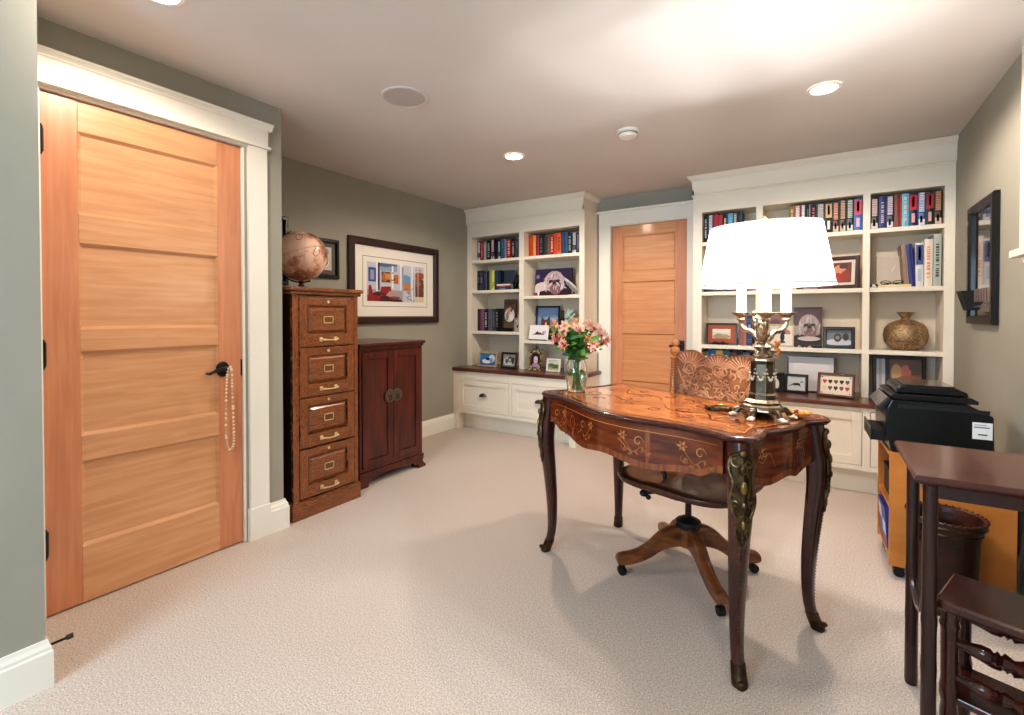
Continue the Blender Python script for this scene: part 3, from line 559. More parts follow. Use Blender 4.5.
framed('picture_frame','small black framed black-and-white dog photo, right of sepia dog',.19,.155,.022,(20,22,28),(120,124,130),[('e',.5,.2,.6,.22,(200,202,206)),('e',.45,.5,.16,.28,(70,66,66)),('e',.45,.5,.08,.12,(150,140,134)),('e',.78,.55,.12,.25,(50,52,58)),('r',0,.8,1,1,(90,94,100))],(.105,4.13,.9425),tilt=6,d=.02)
o=thing('ornament','small black block left of the small dog photo','ornament',(-.025,4.10,.9425)); MB().prism([(-.03,-.01),(.03,-.012),(.032,.012),(-.03,.012)],0,.02,BLK2).build('body',o,bevel=.004)
o=thing('ornament','row of tiny pebbles before the sepia dog photo','pebbles',(-.10,4.13,.9425))
mb=MB()
for i in range(6): mb.ball((-.06+i*.022,0,.006),.008,mat(((90,50,46),(200,190,186),(60,50,50))[i%3],.4),n=8,k=5)
mb.build('pebbles',o,smooth=True)
# counter frames
o=framed('picture_frame','large thin black frame around a blank white sheet, middle bay counter',.30,.268,.008,(26,22,24),(226,222,224),[('e',.5,.2,.4,.12,(216,210,210)),('r',.1,.6,.9,.8,(232,230,232))],(-.065,4.16,RCT+.001),tilt=5,stand=False)
framed('picture_frame','small black frame, left of pair beside the lamp',.115,.142,.02,(16,16,18),(30,28,32),[('e',.6,.35,.2,.35,(220,216,214)),('e',.4,.5,.1,.3,(180,176,176))],(-.285,4.06,RCT+.001),rz=R(8),tilt=5)
framed('picture_frame','small black frame with a running dog silhouette on the counter',.150,.138,.018,(16,16,18),(206,212,216),[('e',.5,.45,.22,.09,.1,(20,20,22)),('e',.8,.62,.1,.05,.3,(110,112,116)),('p',[(.05,.25),(.35,.42),(.35,.5),(.1,.32)],(20,20,22)),('p',[(.6,.4),(.72,.28),(.75,.3),(.66,.5)],(20,20,22))],(-.152,4.05,RCT+.001),rz=R(-6),tilt=7)
LH=[('r',0,0,1,1,(240,226,204))]
for i in range(5):
    for j,zc in enumerate((.66,.32)):
        c=((196,60,70) if (i==0 and j==0) or (i==4 and j==1) else (56,40,44) if (i+j)%2 else (104,84,84)); x=.14+i*.18
        if i==0 and j==1: c=(226,206,196)
        LH+=[('e',x-.03,zc+.04,.035,.075,c),('e',x+.03,zc+.04,.035,.075,c),('p',[(x-.065,zc+.03),(x,zc-.12),(x+.065,zc+.03)],c)]
for x,z in ((.06,.9),(.94,.9),(.06,.07),(.94,.07)): LH.append(('e',x,z,.02,.03,(60,50,50)))
framed('picture_frame','reddish-brown frame with two rows of little hearts on the counter',.218,.165,.016,(96,50,38),(240,226,204),LH,(.085,3.995,RCT+.001),rz=R(-10),tilt=14,d=.02)
framed('picture_frame','dark brown frame with family photo partly behind the printer',.29,.288,.022,(44,22,20),(150,110,84),[('r',0,0,.28,1,(206,200,200)),('r',.06,0,.12,1,(170,166,170)),('r',.2,0,.3,1,(60,44,60)),('r',.3,.0,1,1,(120,90,70)),('e',.66,.66,.12,.18,(196,120,104)),('e',.45,.6,.12,.26,(200,160,110)),('e',.85,.8,.14,.14,(110,90,80)),('e',.7,.3,.3,.25,(150,80,76))],(.452,4.21,RCT+.001),tilt=6)
# mosaic vase
MOS=bpy.data.materials.new('mosaic'); MOS.use_nodes=True; nt=MOS.node_tree; b=nt.nodes['Principled BSDF']
vo=nt.nodes.new('ShaderNodeTexVoronoi'); vo.inputs['Scale'].default_value=150; tc=nt.nodes.new('ShaderNodeTexCoord'); nt.links.new(tc.outputs['Object'],vo.inputs['Vector'])
cm=nt.nodes.new('ShaderNodeValToRGB'); cm.color_ramp.elements[0].color=lin((108,80,56)); cm.color_ramp.elements[1].color=lin((202,172,134)); sx=nt.nodes.new('ShaderNodeSeparateColor')
nt.links.new(vo.outputs['Color'],sx.inputs[0]); nt.links.new(sx.outputs[0],cm.inputs[0]); nt.links.new(cm.outputs[0],b.inputs['Base Color']); b.inputs['Metallic'].default_value=.55; b.inputs['Roughness'].default_value=.22
bm_=nt.nodes.new('ShaderNodeBump'); bm_.inputs['Strength'].default_value=.5; bm_.inputs['Distance'].default_value=.004; nt.links.new(vo.outputs['Distance'],bm_.inputs['Height']); nt.links.new(bm_.outputs[0],b.inputs['Normal'])
mb=MB(); mb.lathe([(.065,0),(.095,.02),(.117,.055),(.125,.1),(.118,.145),(.095,.18),(.055,.203),(.026,.212),(.024,.22),(.034,.238),(.052,.26),(.049,.26),(.03,.238),(.018,.22),(.0005,.2)],MOS,n=48)
o=mb.build('mosaic_vase',smooth=True,ang=60,loc=(.485,4.215,.9425)); tag(o,'round squat bronze mosaic vase with flared neck on right shelf','vase')
# ------------------------------------------------------------------ wall pictures
def wallpic(label,y0,y1,z0,z1,fw,fcol,x,bg,layers,mount=None,mw=.05,d=.03,inner=None,side=1,name='framed_picture'):
    o=framed(name,label,y1-y0,z1-z0,fw,fcol,bg,layers,(x,(y0+y1)/2,z0),rz=R(90) if side>0 else R(-90),tilt=0,mount=mount,mw=mw,d=d,stand=False,inner=inner,cat='picture'); return o
A_=(206,214,226)
porch=[('r',0,.0,1,.3,(170,160,170)),('r',0,.3,1,1,(196,200,212)),('r',.2,.9,.5,1,(90,110,150)),('p',[(.2,.88),(.5,.95),(.5,.8),(.22,.8)],(150,166,196)),
 ('r',.02,.5,.14,.86,(70,84,140)),('r',.05,.55,.11,.8,(150,160,200)),('r',.17,.3,.2,1,(60,50,70)),('r',.14,.25,.17,1,(236,236,240)),
 ('r',.23,.5,.38,.78,(120,70,50)),('e',.28,.62,.05,.1,(186,110,60)),('e',.34,.66,.05,.08,(200,150,90)),('r',.44,.48,.52,.72,(196,110,60)),
 ('r',.55,.3,.6,1,(240,240,244)),('p',[(.62,.3),(.62,.75),(.74,.7),(.74,.2)],(120,150,196)),('e',.68,.42,.06,.14,(206,130,60)),('e',.68,.62,.06,.1,(110,160,200)),
 ('e',.9,.4,.14,.3,(120,76,60)),('e',.92,.75,.1,.1,(176,90,60)),('e',.86,.55,.08,.12,(150,100,76)),('r',.8,.0,1,.15,(220,206,170)),
 ('r',.755,.05,.79,1,(244,244,246)),('r',.8,.05,.82,1,(214,216,224)),('r',.40,.35,.43,.95,(236,238,242)),('r',.58,.05,.61,.95,(90,80,90)),
 ('p',[(0,0),(.6,0),(.45,.22),(.15,.25),(0,.14)],(80,40,44)),('e',.1,.08,.12,.08,(150,40,46)),('p',[(.02,.1),(.1,.1),(.06,.4),(.02,.4)],(150,50,50)),('p',[(.2,.12),(.4,.2),(.38,.4),(.22,.38)],(150,44,50)),('p',[(.3,.15),(.55,.05),(.5,.2),(.36,.28)],(196,150,140)),
 ('p',[(.6,0),(.8,0),(.66,.3),(.6,.3)],(206,206,216)),('e',.45,.1,.1,.04,(120,90,90))]
rq=random.Random(5)
for _ in range(46):
    q_=rq.random()
    if q_<.3: x_,z_,c_=rq.uniform(.8,1),rq.uniform(.15,.95),rq.choice(((150,84,60),(96,70,64),(200,130,80),(120,90,90),(224,214,214)))
    elif q_<.5: x_,z_,c_=rq.uniform(.24,.52),rq.uniform(.5,.78),rq.choice(((176,110,70),(90,60,50),(206,160,110),(120,60,50)))
    elif q_<.8: x_,z_,c_=rq.uniform(.55,.85),rq.uniform(.05,.4),rq.choice(((226,226,234),(176,180,196),(150,150,170),(110,110,130)))
    else: x_,z_,c_=rq.uniform(.1,.55),rq.uniform(.02,.22),rq.choice(((110,50,54),(70,40,48),(170,120,120),(60,36,44)))
    porch.append(('e',x_,z_,rq.uniform(.006,.016),rq.uniform(.015,.04),rq.uniform(0,3),c_))
for x_ in (.575,.6,.77,.81,.87): porch.append(('r',x_,.04,x_+.008,.97,(238,238,244)))
for k_ in range(7): porch.append(('r',.60+k_*.025,.12,.605+k_*.025,.3,(244,244,248)))
wallpic('large dark framed print of a white porch with red rocking chairs',2.482,3.55,1.11,1.834,.062,(58,34,30),XF+.003,A_,porch,mount=(236,230,220),mw=.132,inner=(.085,(60,52,50),.004),d=.034)
bw=[('r',0,0,1,1,(200,190,182)),('e',.5,.3,.35,.22,(240,236,230)),('e',.6,.35,.2,.2,(30,28,30)),('e',.6,.3,.1,.12,(230,224,216)),('e',.35,.75,.25,.2,(60,52,50)),('e',.7,.8,.15,.15,(150,140,130)),('e',.3,.5,.12,.12,(40,36,36))]
wallpic('small black framed black-and-white photo behind the globe',2.10,2.392,1.47,1.775,.028,(26,22,24),XF+.003,(200,190,182),bw,mount=(96,90,86),mw=.035,d=.025)
wallpic('narrow black frame mostly hidden behind the corner, above the globe',1.66,1.963,1.40,1.888,.03,(24,20,22),XF+.003,(90,84,84),[('e',.5,.5,.3,.3,(120,114,110))],d=.025)
o=framed('framed_picture','tall black framed glossy picture on the right wall',.49,.65,.045,(10,10,12),(60,48,46),[],(XR-.002,3.428,1.135),rz=R(-90),tilt=0,stand=False,d=.026,cat='picture')
# glossy glazing reflecting the shelves, dark art underneath
for c in o.children:
    if c.name.startswith('print'):
        c.data.materials.clear(); c.data.materials.append(mat((34,28,28),.04,coat=1.,spec=1.,key='glossart'))
mb=MB()
for i in range(7): mb.box(-.17+i*.05,-.135+i*.05,-.0062,-.0058,.12,.19,mat((150,130,126),.2)); 
mb.box(-.2,.2,-.0061,-.0058,.09,.1,mat((120,100,96),.2)); mb.build('lettering_band',o)
for c in o.children:
    if c.name.startswith('lettering_band'): pass
o=thing('wall_pocket','small black wedge-shaped wall pocket beside the glossy picture','wall pocket',(XR-.001,3.66,1.21))
MB().rings([[(0,-.05,0),(-.03,-.05,0),(-.03,.05,0),(0,.05,0)],[(0,-.06,.11),(-.06,-.06,.11),(-.06,.06,.11),(0,.06,.11)]],BLKM).build('pocket',o,bevel=.003)
MB().tube(cr([(-.01,.0,.11),(-.02,.02,.2),(-.012,-.01,.3),(-.018,.02,.42),(-.008,0,.5)],6),.004,BLKM,n=6).ball((-.012,0,.17),.012,BLKM).build('hanging_cord',o,smooth=True)
# overmantel, shelf, bracket (fireplace edge at right)
o=thing('mantelpiece','white mantelpiece edge with bracketed shelf on the right wall','mantel',(XR,2.2,0))
MB().box(-.03,-.001,-1.0,.60,1.445,H-.002,WHITE).build('overmantel_panel',o)
MB().box(-.10,-.001,-1.1,.43,1.405,1.435,WHITE).build('mantel_shelf',o,bevel=.003)
pr=[(-.001,1.405),(-.075,1.405),(-.07,1.385),(-.05,1.365),(-.04,1.34),(-.03,1.31),(-.001,1.30)]
MB().rings([[(a,y,z) for a,z in pr] for y in (-1.0,.39)],WHITE).build('cornice',o)
HARD=mat((222,200,156),.35,metal=.35)
# ------------------------------------------------------------------ filing cabinet
fx,fy=-2.51,1.555; fwid=.452; fh=1.322
o=thing('filing_cabinet','tall four-drawer oak filing cabinet with brass pulls under the globe','filing cabinet',(fx,fy,0))
Dp=.66
MB().box(-Dp,-.02,0,fwid,.09,fh,OAKS).build('carcass',o)
mb=MB(); st=.038
mb.box(-.022,0,0,st,.09,fh,OAK).box(-.022,0,fwid-st*.8,fwid,.09,fh,OAK)
mb.build('face_frame',o,bevel=.003)
mb=MB()
for z in (.405,.700,.995,1.285): mb.box(-.022,-.002,st,fwid-st*.8,z,z+.012,OAKH)
mb.build('rail',o)
MB().box(-Dp,.012,-.012,fwid+.01,0,.095,OAKH).box(-Dp,.006,-.006,fwid+.006,.095,.105,OAKH).build('plinth',o,bevel=.003)
MB().box(-Dp,.03,-.025,fwid+.025,fh+.0,fh+.023,OAKH).box(-Dp,.018,-.012,fwid+.014,fh-.02,fh,OAKH).build('top',o,bevel=.007,seg=3)
for k,z0 in enumerate((.112,.41,.705,1.0)):
    z1=z0+.285; a,b_=st+.004,fwid-st*.8-.004
    q=MB()
    i0,i1,j0,j1=a+.05,b_-.05,z0+.07,z1-.045
    q.box(-.02,.004,a,i0,z0,z1,OAK).box(-.02,.004,i1,b_,z0,z1,OAK).box(-.02,.004,i0,i1,z0,j0,OAKH).box(-.02,.004,i0,i1,j1,z1,OAKH)
    dr=q.build('drawer',o,bevel=.0025)
    rs=[[(x,y0,zz0),(x,y1,zz0),(x,y1,zz1),(x,y0,zz1)] for x,y0,y1,zz0,zz1 in ((-.012,i0,i1,j0,j1),(-.010,i0+.008,i1-.008,j0+.008,j1-.008),(.004,i0+.026,i1-.026,j0+.024,j1-.024))]
    MB().rings(rs,OAKH).build('raised_panel',dr)
    yc=(a+b_)/2; zc=(j0+j1)/2
    q=MB(); fw2=.034;fh2=.022
    q.box(.004,.009,yc-fw2,yc+fw2,zc-fh2,zc-fh2+.006,HARD).box(.004,.009,yc-fw2,yc+fw2,zc+fh2-.006,zc+fh2,HARD).box(.004,.009,yc-fw2,yc-fw2+.006,zc-fh2,zc+fh2,HARD).box(.004,.009,yc+fw2-.006,yc+fw2,zc-fh2,zc+fh2,HARD).box(.004,.006,yc-fw2,yc+fw2,zc-fh2,zc+fh2,mat((120,72,36),.4))
    q.build('label_holder',dr)
    zp=z0+.038; q=MB()
    for s in (-1,1): q.box(.004,.008,yc+s*.05-.01,yc+s*.05+.01,zp-.013,zp+.013,HARD).tube([(.006,yc+s*.05,zp),(.03,yc+s*.05,zp)],.006,HARD)
    q.tube([(.03,yc-.052,zp),(.034,yc-.02,zp-.004),(.034,yc+.02,zp-.004),(.03,yc+.052,zp)],[.006,.004,.004,.006],HARD,n=8).build('pull',dr,smooth=True)
    MB().lathe([(.009,0),(.009,.004),(.0005,.005)],HARD,n=12,M=Matrix.Translation((.004,yc,z1-.022))@Matrix.Rotation(R(90),4,'Y')).build('lock',dr,smooth=True)
# cherry cabinet
cx,cy0=-2.615,2.10; cw=.60; ch=.965
o=thing('two_door_cabinet','dark red-brown two-door cabinet with round metal latch beside filing cabinet','cabinet',(cx,cy0,0)); D2=.58
MB().box(-D2,-.015,0,cw,.10,ch,CHERRY).build('carcass',o)
MB().box(-D2,.025,-.012,cw+.02,ch,ch+.022,CHERRY).box(-D2,.012,-.006,cw+.012,ch-.018,ch,CHERRY).build('top',o,bevel=.008,seg=3)
MB().box(-.015,0,0,.02,.10,ch-.018,CHERRY).box(-.015,0,cw-.02,cw,.10,ch-.018,CHERRY).box(-.015,0,.02,cw-.02,.10,.125,CHERRY).box(-.015,0,.02,cw-.02,ch-.035,ch-.018,CHERRY).build('face_frame',o,bevel=.002)
for s,(a,b_) in enumerate(((.022,cw/2-.001),(cw/2+.001,cw-.022))):
    z0,z1=.127,ch-.037; q=MB(); e=.05
    q.box(-.014,.006,a,a+e,z0,z1,CHERRY).box(-.014,.006,b_-e,b_,z0,z1,CHERRY).box(-.014,.006,a+e,b_-e,z0,z0+e,CHERRY).box(-.014,.006,a+e,b_-e,z1-e,z1,CHERRY).box(-.014,-.002,a+e,b_-e,z0+e,z1-e,CHERRY)
    dr=q.build('door',o,bevel=.003)
    yy=cw/2+(-.034 if s==0 else .034); q=MB()
    q.lathe([(.048,0),(.048,.003),(.03,.006),(.0005,.006)],PEWT,n=28,M=Matrix.Translation((.006,yy,.60))@Matrix.Rotation(R(90),4,'Y'))
    for i in range(14):
        t_=2*PI*i/14; q.ball((.009,yy+.036*math.cos(t_),.60+.036*math.sin(t_)),.0062,PEWT,n=6,k=4)
        q.ball((.009,yy+.02*math.cos(t_),.60+.02*math.sin(t_)),.004,BRONZE,n=6,k=4)
    q.build('latch_plate',dr,smooth=True)
    MB().tube([(.014,yy+.012*math.cos(t_)*1.,.585+.02*math.sin(t_)) for t_ in [2*PI*i/14 for i in range(15)]],.0028,BRONZED,n=6).build('ring_pull',dr,smooth=True)
q=MB(); q.box(-D2,.01,-.006,cw+.01,.085,.10,CHERRY)
poly=[(0,.085),(0,0),(.06,0),(.075,.02),(.10,.045),(.2,.055),(cw-.2,.055),(cw-.1,.045),(cw-.075,.02),(cw-.06,0),(cw,0),(cw,.085)]
q.rings([[(x,a,z) for a,z in poly] for x in (-.012,.008)],CHERRY)
q.build('plinth_apron',o,bevel=.002)
for y_ in (0,cw):
    for x_ in (-.03,-D2+.05):
        sg=-1 if y_==0 else 1
        MB().rings([[(x_+r+.02,y_-sg*.03+sg*(q_),z),(x_+r+.02,y_-sg*.06,z),(x_-.03,y_-sg*.06,z),(x_-.03,y_-sg*.03+sg*q_,z)] for z,r,q_ in ((0,.03,.045),(.015,.032,.048),(.04,.015,.03),(.07,.02,.036),(.085,.02,.036))],CHERRY).build('foot',o,smooth=True)
# globe
o=thing('globe','antique beige desk globe on top of the oak filing cabinet','globe',(-2.85,1.83,fh+.0235))
GL=bpy.data.materials.new('globe_map'); GL.use_nodes=True; nt=GL.node_tree; b=nt.nodes['Principled BSDF']; tc=nt.nodes.new('ShaderNodeTexCoord')
n1=nt.nodes.new('ShaderNodeTexNoise'); n1.inputs['Scale'].default_value=5; n1.inputs['Detail'].default_value=9; n1.inputs['Roughness'].default_value=.65; nt.links.new(tc.outputs['Object'],n1.inputs['Vector'])
rp=nt.nodes.new('ShaderNodeValToRGB'); e_=rp.color_ramp.elements; e_[0].position=.36; e_[0].color=lin((110,62,44)); e_[1].position=.58; e_[1].color=lin((236,200,180)); q=e_.new(.47); q.color=lin((206,156,132)); q=e_.new(.5); q.color=lin((230,192,170))
nt.links.new(n1.outputs['Fac'],rp.inputs[0]); nt.links.new(rp.outputs[0],b.inputs['Base Color']); b.inputs['Roughness'].default_value=.22; b.inputs['Coat Weight'].default_value=.6
gr_=.162; gz=.062+gr_
gax=Vector((-.30,-.19,.93)).normalized(); gq=Vector((0,0,1)).rotation_difference(gax)
sph=MB(); sph.ball((0,0,0),gr_,GL,n=40,k=24); ball=sph.build('sphere',o,smooth=True,ang=180,loc=(0,0,gz),rot=gq.to_euler())
dk=mat((80,46,36),.5)
q=MB(); q.tube([((gr_+.0004)*math.cos(t),(gr_+.0004)*math.sin(t),0) for t in [2*PI*i/60 for i in range(61)]],.0008,dk,n=4); q.build('equator_line',ball)
for wd in (Vector((.72,-.55,.80)),Vector((1.25,.02,.10))):
    c=gq.inverted()@wd.normalized(); rr=.027
    u=c.orthogonal().normalized(); v_=c.cross(u); pts=[(c*gr_+ (u*math.cos(t)*rr+v_*math.sin(t)*rr*.7)).normalized()*(gr_+.0006) for t in [2*PI*i/24 for i in range(25)]]
    MB().tube(pts,.0014,dk,n=4).build('cartouche',ball)
side=(Vector((-.836,-.548,0))-gax*Vector((-.836,-.548,0)).dot(gax)).normalized()
q=MB(); q.tube([tuple(Vector((0,0,gz))+(gax*math.cos(t)+side*math.sin(t))*(gr_+.010)) for t in [PI*i/30 for i in range(31)]],.005,BRONZED,n=8); q.build('meridian_arm',o,smooth=True)
q=MB()
for sg_ in (1,-1): q.tube([tuple(Vector((0,0,gz))+gax*sg_*gr_),tuple(Vector((0,0,gz))+gax*sg_*(gr_+.018))],.005,BRASS,n=8)
q.build('axis_pin',o,smooth=True)
MB().lathe([(.085,0),(.085,.01),(.06,.018),(.022,.024),(.012,.05),(.02,.058),(.008,.062)],noisemat('globe_base',(60,30,20),(96,52,34),nscale=8,rough=.3,coat=.4),n=28).build('stand_base',o,smooth=True)
# ------------------------------------------------------------------ necklace + doorstop
o=thing('bead_necklace','long pale bead necklace hanging from the black door handle','necklace',(XL+.035,1.19,.9))
q=MB(); PE=mat((240,220,190),.15,coat=.6); PE2=mat((214,186,150),.2,coat=.5)
path=cr([(0.0,-.004,.03),(.002,-.012,-.03),(.0,-.016,-.15),(.0,-.018,-.3),(.0,-.012,-.365),(.0,.002,-.39),(.0,.018,-.36),(.0,.018,-.25),(.0,.014,-.1),(.004,.01,-.0),(.0,.002,.032)],14)
L_=0; last=None
for i in range(1,len(path)):
    L_+= (path[i]-path[i-1]).length
    if L_>.0115: L_=0; q.ball(tuple(path[i]),.0055+rnd.random()*.0022,PE if rnd.random()<.7 else PE2,n=8,k=5)
q.tube(path,.0008,PE2,n=4); q.build('beads',o,smooth=True)
o=thing('door_stop','thin dark spring door stop on the near left baseboard','door stop',(-2.16,YN+.016,.075))
MB().tube([(0,0,0),(.0,.058,.0)],.0045,BLK2,n=8).build('rod',o,smooth=True); MB().tube([(0,.058,0),(0,.074,0)],.0085,mat((60,52,50),.6),n=12).build('tip',o,smooth=True); MB().tube([(0,-.001,0),(0,.004,0)],.011,BLK2,n=12).build('flange',o)
# ------------------------------------------------------------------ desk
DZ=.80; DA=R(-24)
desk=thing('writing_desk','ornate marquetry writing desk with bronze mounts and cabriole legs','desk',(-.577,2.085,0),DA)
def yfront(x): return -(.282+.083*(.5+.5*math.cos(PI*min(abs(x),.43)/.43)))
def yback(x): return .268+.03*(1-(.5+.5*math.cos(PI*min(abs(x),.45)/.45)))
ctrl=[]
for i in range(9): x=-.40+i*.1; ctrl.append((x,yfront(x)))
ctrl+=[(.46,-.292),(.51,-.282),(.552,-.235),(.548,-.185),(.527,-.12),(.54,-.04),(.545,.02),(.54,.08),(.527,.14),(.545,.21),(.552,.255),(.51,.305),(.46,.31)]
for i in range(7): x=.36-i*.12; ctrl.append((x,yback(x)))
ctrl+=[(-.46,.31),(-.51,.305),(-.552,.255),(-.545,.21),(-.527,.14),(-.54,.08),(-.545,.02),(-.54,-.04),(-.527,-.12),(-.548,-.185),(-.552,-.235),(-.51,-.282),(-.46,-.292)]
OUT=[(p.x,p.y) for p in cr([(a,b,0) for a,b in ctrl],4,True)]
def inset(poly,d):
    n=len(poly); out=[]
    for i in range(n):
        a=Vector(poly[i-1]);b=Vector(poly[(i+1)%n]); t=(b-a).normalized(); nn=Vector((-t.y,t.x)); out.append((poly[i][0]+nn.x*d,poly[i][1]+nn.y*d))
    return out
q=MB(); q.rings([[(x,y,z) for x,y in inset(OUT,d)] for d,z in ((.022,DZ-.022),(.010,DZ-.021),(.006,DZ-.016),(.001,DZ-.012),(-.001,DZ-.007),(.002,DZ-.002),(.009,DZ))],DARKLEG); q.build('top_rim',desk,smooth=True,ang=50)
q=MB(); q.add([(x,y,DZ+.0004) for x,y in inset(OUT,.012)],[tuple(range(len(OUT)))],TOPD); q.build('top_border',desk)
# quarter-veneered field panel: central sheet with inlaid lines and floral inlay
I2=[(x,y) for x,y in inset(OUT,.055)]
q=MB(); q.add([(x,y,DZ+.0009) for x,y in I2],[tuple(range(len(I2)))],TOPM); q.build('top_field',desk)
q=MB()
for d,zz_ in ((.052,.0013),(.020,.0009)):
    a=inset(OUT,d); b_=inset(OUT,d+.004); n=len(a)
    q.add([(x,y,DZ+zz_) for x,y in a]+[(x,y,DZ+zz_) for x,y in b_],[(i,(i+1)%n,n+(i+1)%n,n+i) for i in range(n)],INLAY if d>.03 else BRASS)
q.build('top_stringing',desk)
def spiral(cx,cz,r,a0,turns,d=1,n=22):
    return [(cx+r*(1-i/n*.85)*math.cos(a0+d*2*PI*turns*i/n),cz+r*(1-i/n*.85)*math.sin(a0+d*2*PI*turns*i/n)) for i in range(n+1)]
DKI=mat((84,34,14),.3,coat=.5)
q=MB()
def topline(pts,w,m):
    P=[Vector(p) for p in pts]; L=[];Rr=[]
    for i,p in enumerate(P):
        t=(P[min(i+1,len(P)-1)]-P[max(i-1,0)]); t.normalize(); nn=Vector((-t.y,t.x)); k=w*(1-abs(2*i/(len(P)-1)-1)**2*.8)
        L.append(p+nn*k);Rr.append(p-nn*k)
    n=len(P); q.add([(v.x,v.y,DZ+.0016) for v in L]+[(v.x,v.y,DZ+.0016) for v in Rr],[(i,i+1,n+i+1,n+i) for i in range(n-1)],m)
for sx_ in (-1,1):
    for sy_ in (-1,1):
        for (c0,c1,r,a,t_) in ((.16,.06,.05,0,1.1),(.27,.10,.045,1,1.2),(.36,.08,.05,2,1.1),(.24,.16,.035,3,1.2),(.08,.14,.04,.5,1.1),(.43,.15,.03,.5,1.1)):
            topline([(sx_*x,sy_*y) for x,y in spiral(c0,c1,r,a,t_)],.0035,DKI if (c0*100)%2<1 else INLAY)
        topline([(sx_*x,sy_*y) for x,y in [(v.x,v.y) for v in cr([(.02,.02,0),(.12,.1,0),(.25,.05,0),(.34,.14,0),(.45,.05,0)],6)]],.004,DKI)
q.build('top_inlay',desk)
# aprons
def surf_front(u):  # u = x
    return (u,yfront(u)+.026),(0,-1)
def zlow(u,L,deep=.155,shal=.115):
    a=abs(u)/L
    if a>.97: return DZ-.03-shal
    s=.5+.5*math.cos(PI*min(1,max(0,(a-.80))/.17))
    return DZ-.03-(shal+(deep-shal)*s)+ .01*math.cos(PI*a*2.6)
def apron(fn,L,name,deep,shal,thick,n=48):
    outer=[];inner=[]
    top=DZ-.02
    g=MB(); T1=[];B1=[];T2=[];B2=[];M1=[]
    for i in range(n+1):
        u=-L+2*L*i/n; (x,y),(nx,ny)=fn(u); z=zlow(u,L,deep,shal)
        T1.append((x,y,top)); B1.append((x,y,z)); M1.append((x,y,z+.024)); T2.append((x-nx*thick,y-ny*thick,top)); B2.append((x-nx*thick,y-ny*thick,z))
    N=n+1; vs=T1+M1+B1+B2+T2
    g.add(vs,[(i,N+i,N+i+1,i+1) for i in range(n)]+[(3*N+i,4*N+i,4*N+i+1,3*N+i+1) for i in range(n)],APRON)
    g.add(vs,[(N+i,2*N+i,2*N+i+1,N+i+1) for i in range(n)]+[(2*N+i,3*N+i,3*N+i+1,2*N+i+1) for i in range(n)],APBAND)
    return g.build(name,desk,smooth=True)
def fn_front(u): return (u,yfront(u)+.016),(0,-1)
def fn_back(u): return (u,yback(u)-.024),(0,1)
def xside(u): return .520+.011*math.cos(PI*u/.13) if abs(u)<.13 else .509
def fn_r(u): return (xside(u),u),(1,0)
def fn_l(u): return (-xside(u),u),(-1,0)
apf=apron(fn_front,.46,'front_apron',.145,.105,.02)
apron(fn_back,.46,'back_apron',.10,.09,.02)
apr=apron(fn_r,.245,'side_apron',.15,.11,.02,24)
apron(fn_l,.245,'side_apron',.15,.11,.02,24)
def inl(g,fn,pts,w,m,off=.0018):
    P=[Vector(p) for p in pts]; n=len(P); vs=[]
    for i,p in enumerate(P):
        t=(P[min(i+1,n-1)]-P[max(i-1,0)]); 
        if t.length<1e-9: t=Vector((1,0))
        t.normalize(); nn=Vector((-t.y,t.x)); k=w*(1-abs(2*i/(n-1)-1)**2*.7)
        for s in (1,-1):
            a=p+nn*k*s; (x,y),(nx,ny)=fn(a.x); vs.append((x+nx*off,y+ny*off,a.y))
    g.add(vs,[(2*i,2*i+1,2*i+3,2*i+2) for i in range(n-1)],m)
def blob(g,fn,cx,cz,rx,rz,a0,m,off=.002):
    vs=[]
    for i in range(10):
        t=2*PI*i/10; dx=rx*math.cos(t)*math.cos(a0)-rz*math.sin(t)*math.sin(a0); dz=rx*math.cos(t)*math.sin(a0)+rz*math.sin(t)*math.cos(a0)
        (x,y),(nx,ny)=fn(cx+dx); vs.append((x+nx*off,y+ny*off,cz+dz))
    g.add(vs,[tuple(range(10))],m)
I3=mat((150,92,50),.35,coat=.4); zc=DZ-.10
g=MB()
for ux in (-.385,-.135,.135,.36):
    sg=1 if ux<0 else -1
    inl(g,fn_front,[(v.x,v.y) for v in cr([(ux-.07*sg,zc-.04,0),(ux-.03*sg,zc-.01,0),(ux,zc-.03,0),(ux+.04*sg,zc+.01,0),(ux+.07*sg,zc+.035,0)],6)],.0022,I3)
    inl(g,fn_front,spiral(ux-.02*sg,zc+.012,.022,0,1.1),.002,INLAY); inl(g,fn_front,spiral(ux+.035*sg,zc-.02,.018,2,1.1),.002,I3)
    for k in range(6):
        a=k*PI/3; blob(g,fn_front,ux+.045*sg+.011*math.cos(a),zc+.026+.011*math.sin(a),.008,.004,a,INLAY if k%2 else INLAYR)
    for k in range(5): blob(g,fn_front,ux-.06*sg+k*.024*sg,zc-.028+.012*math.sin(k*1.7),.011,.004,.6+k*.9,I3 if k%2 else INLAYR)
blob(g,fn_front,-.255,zc+.002,.026,.034,0,INLAYR); blob(g,fn_front,-.255,zc+.002,.020,.028,0,APRON,.0024); blob(g,fn_front,-.255,zc-.042,.004,.014,0,INLAY)
for (a,b_) in ((-.03,.03),): inl(g,fn_front,[(.07,zc+.01),(.13,zc-.035)],.006,INLAY)
for ux in (-.345,-.0,.225,):
    pass
for ux in (-.325,.20): g_=MB()
for ux in (-.33,.19):
    inl(g,fn_front,[(ux,DZ-.036),(ux,DZ-.06),(ux,DZ-.12),(ux,DZ-.172)],.011,APBAND,.0012)
for z in (DZ-.045,):
    inl(g,fn_front,[(-.44+.88*i/30,z) for i in range(31)],.0016,INLAY)
g.build('marquetry_inlay',desk)
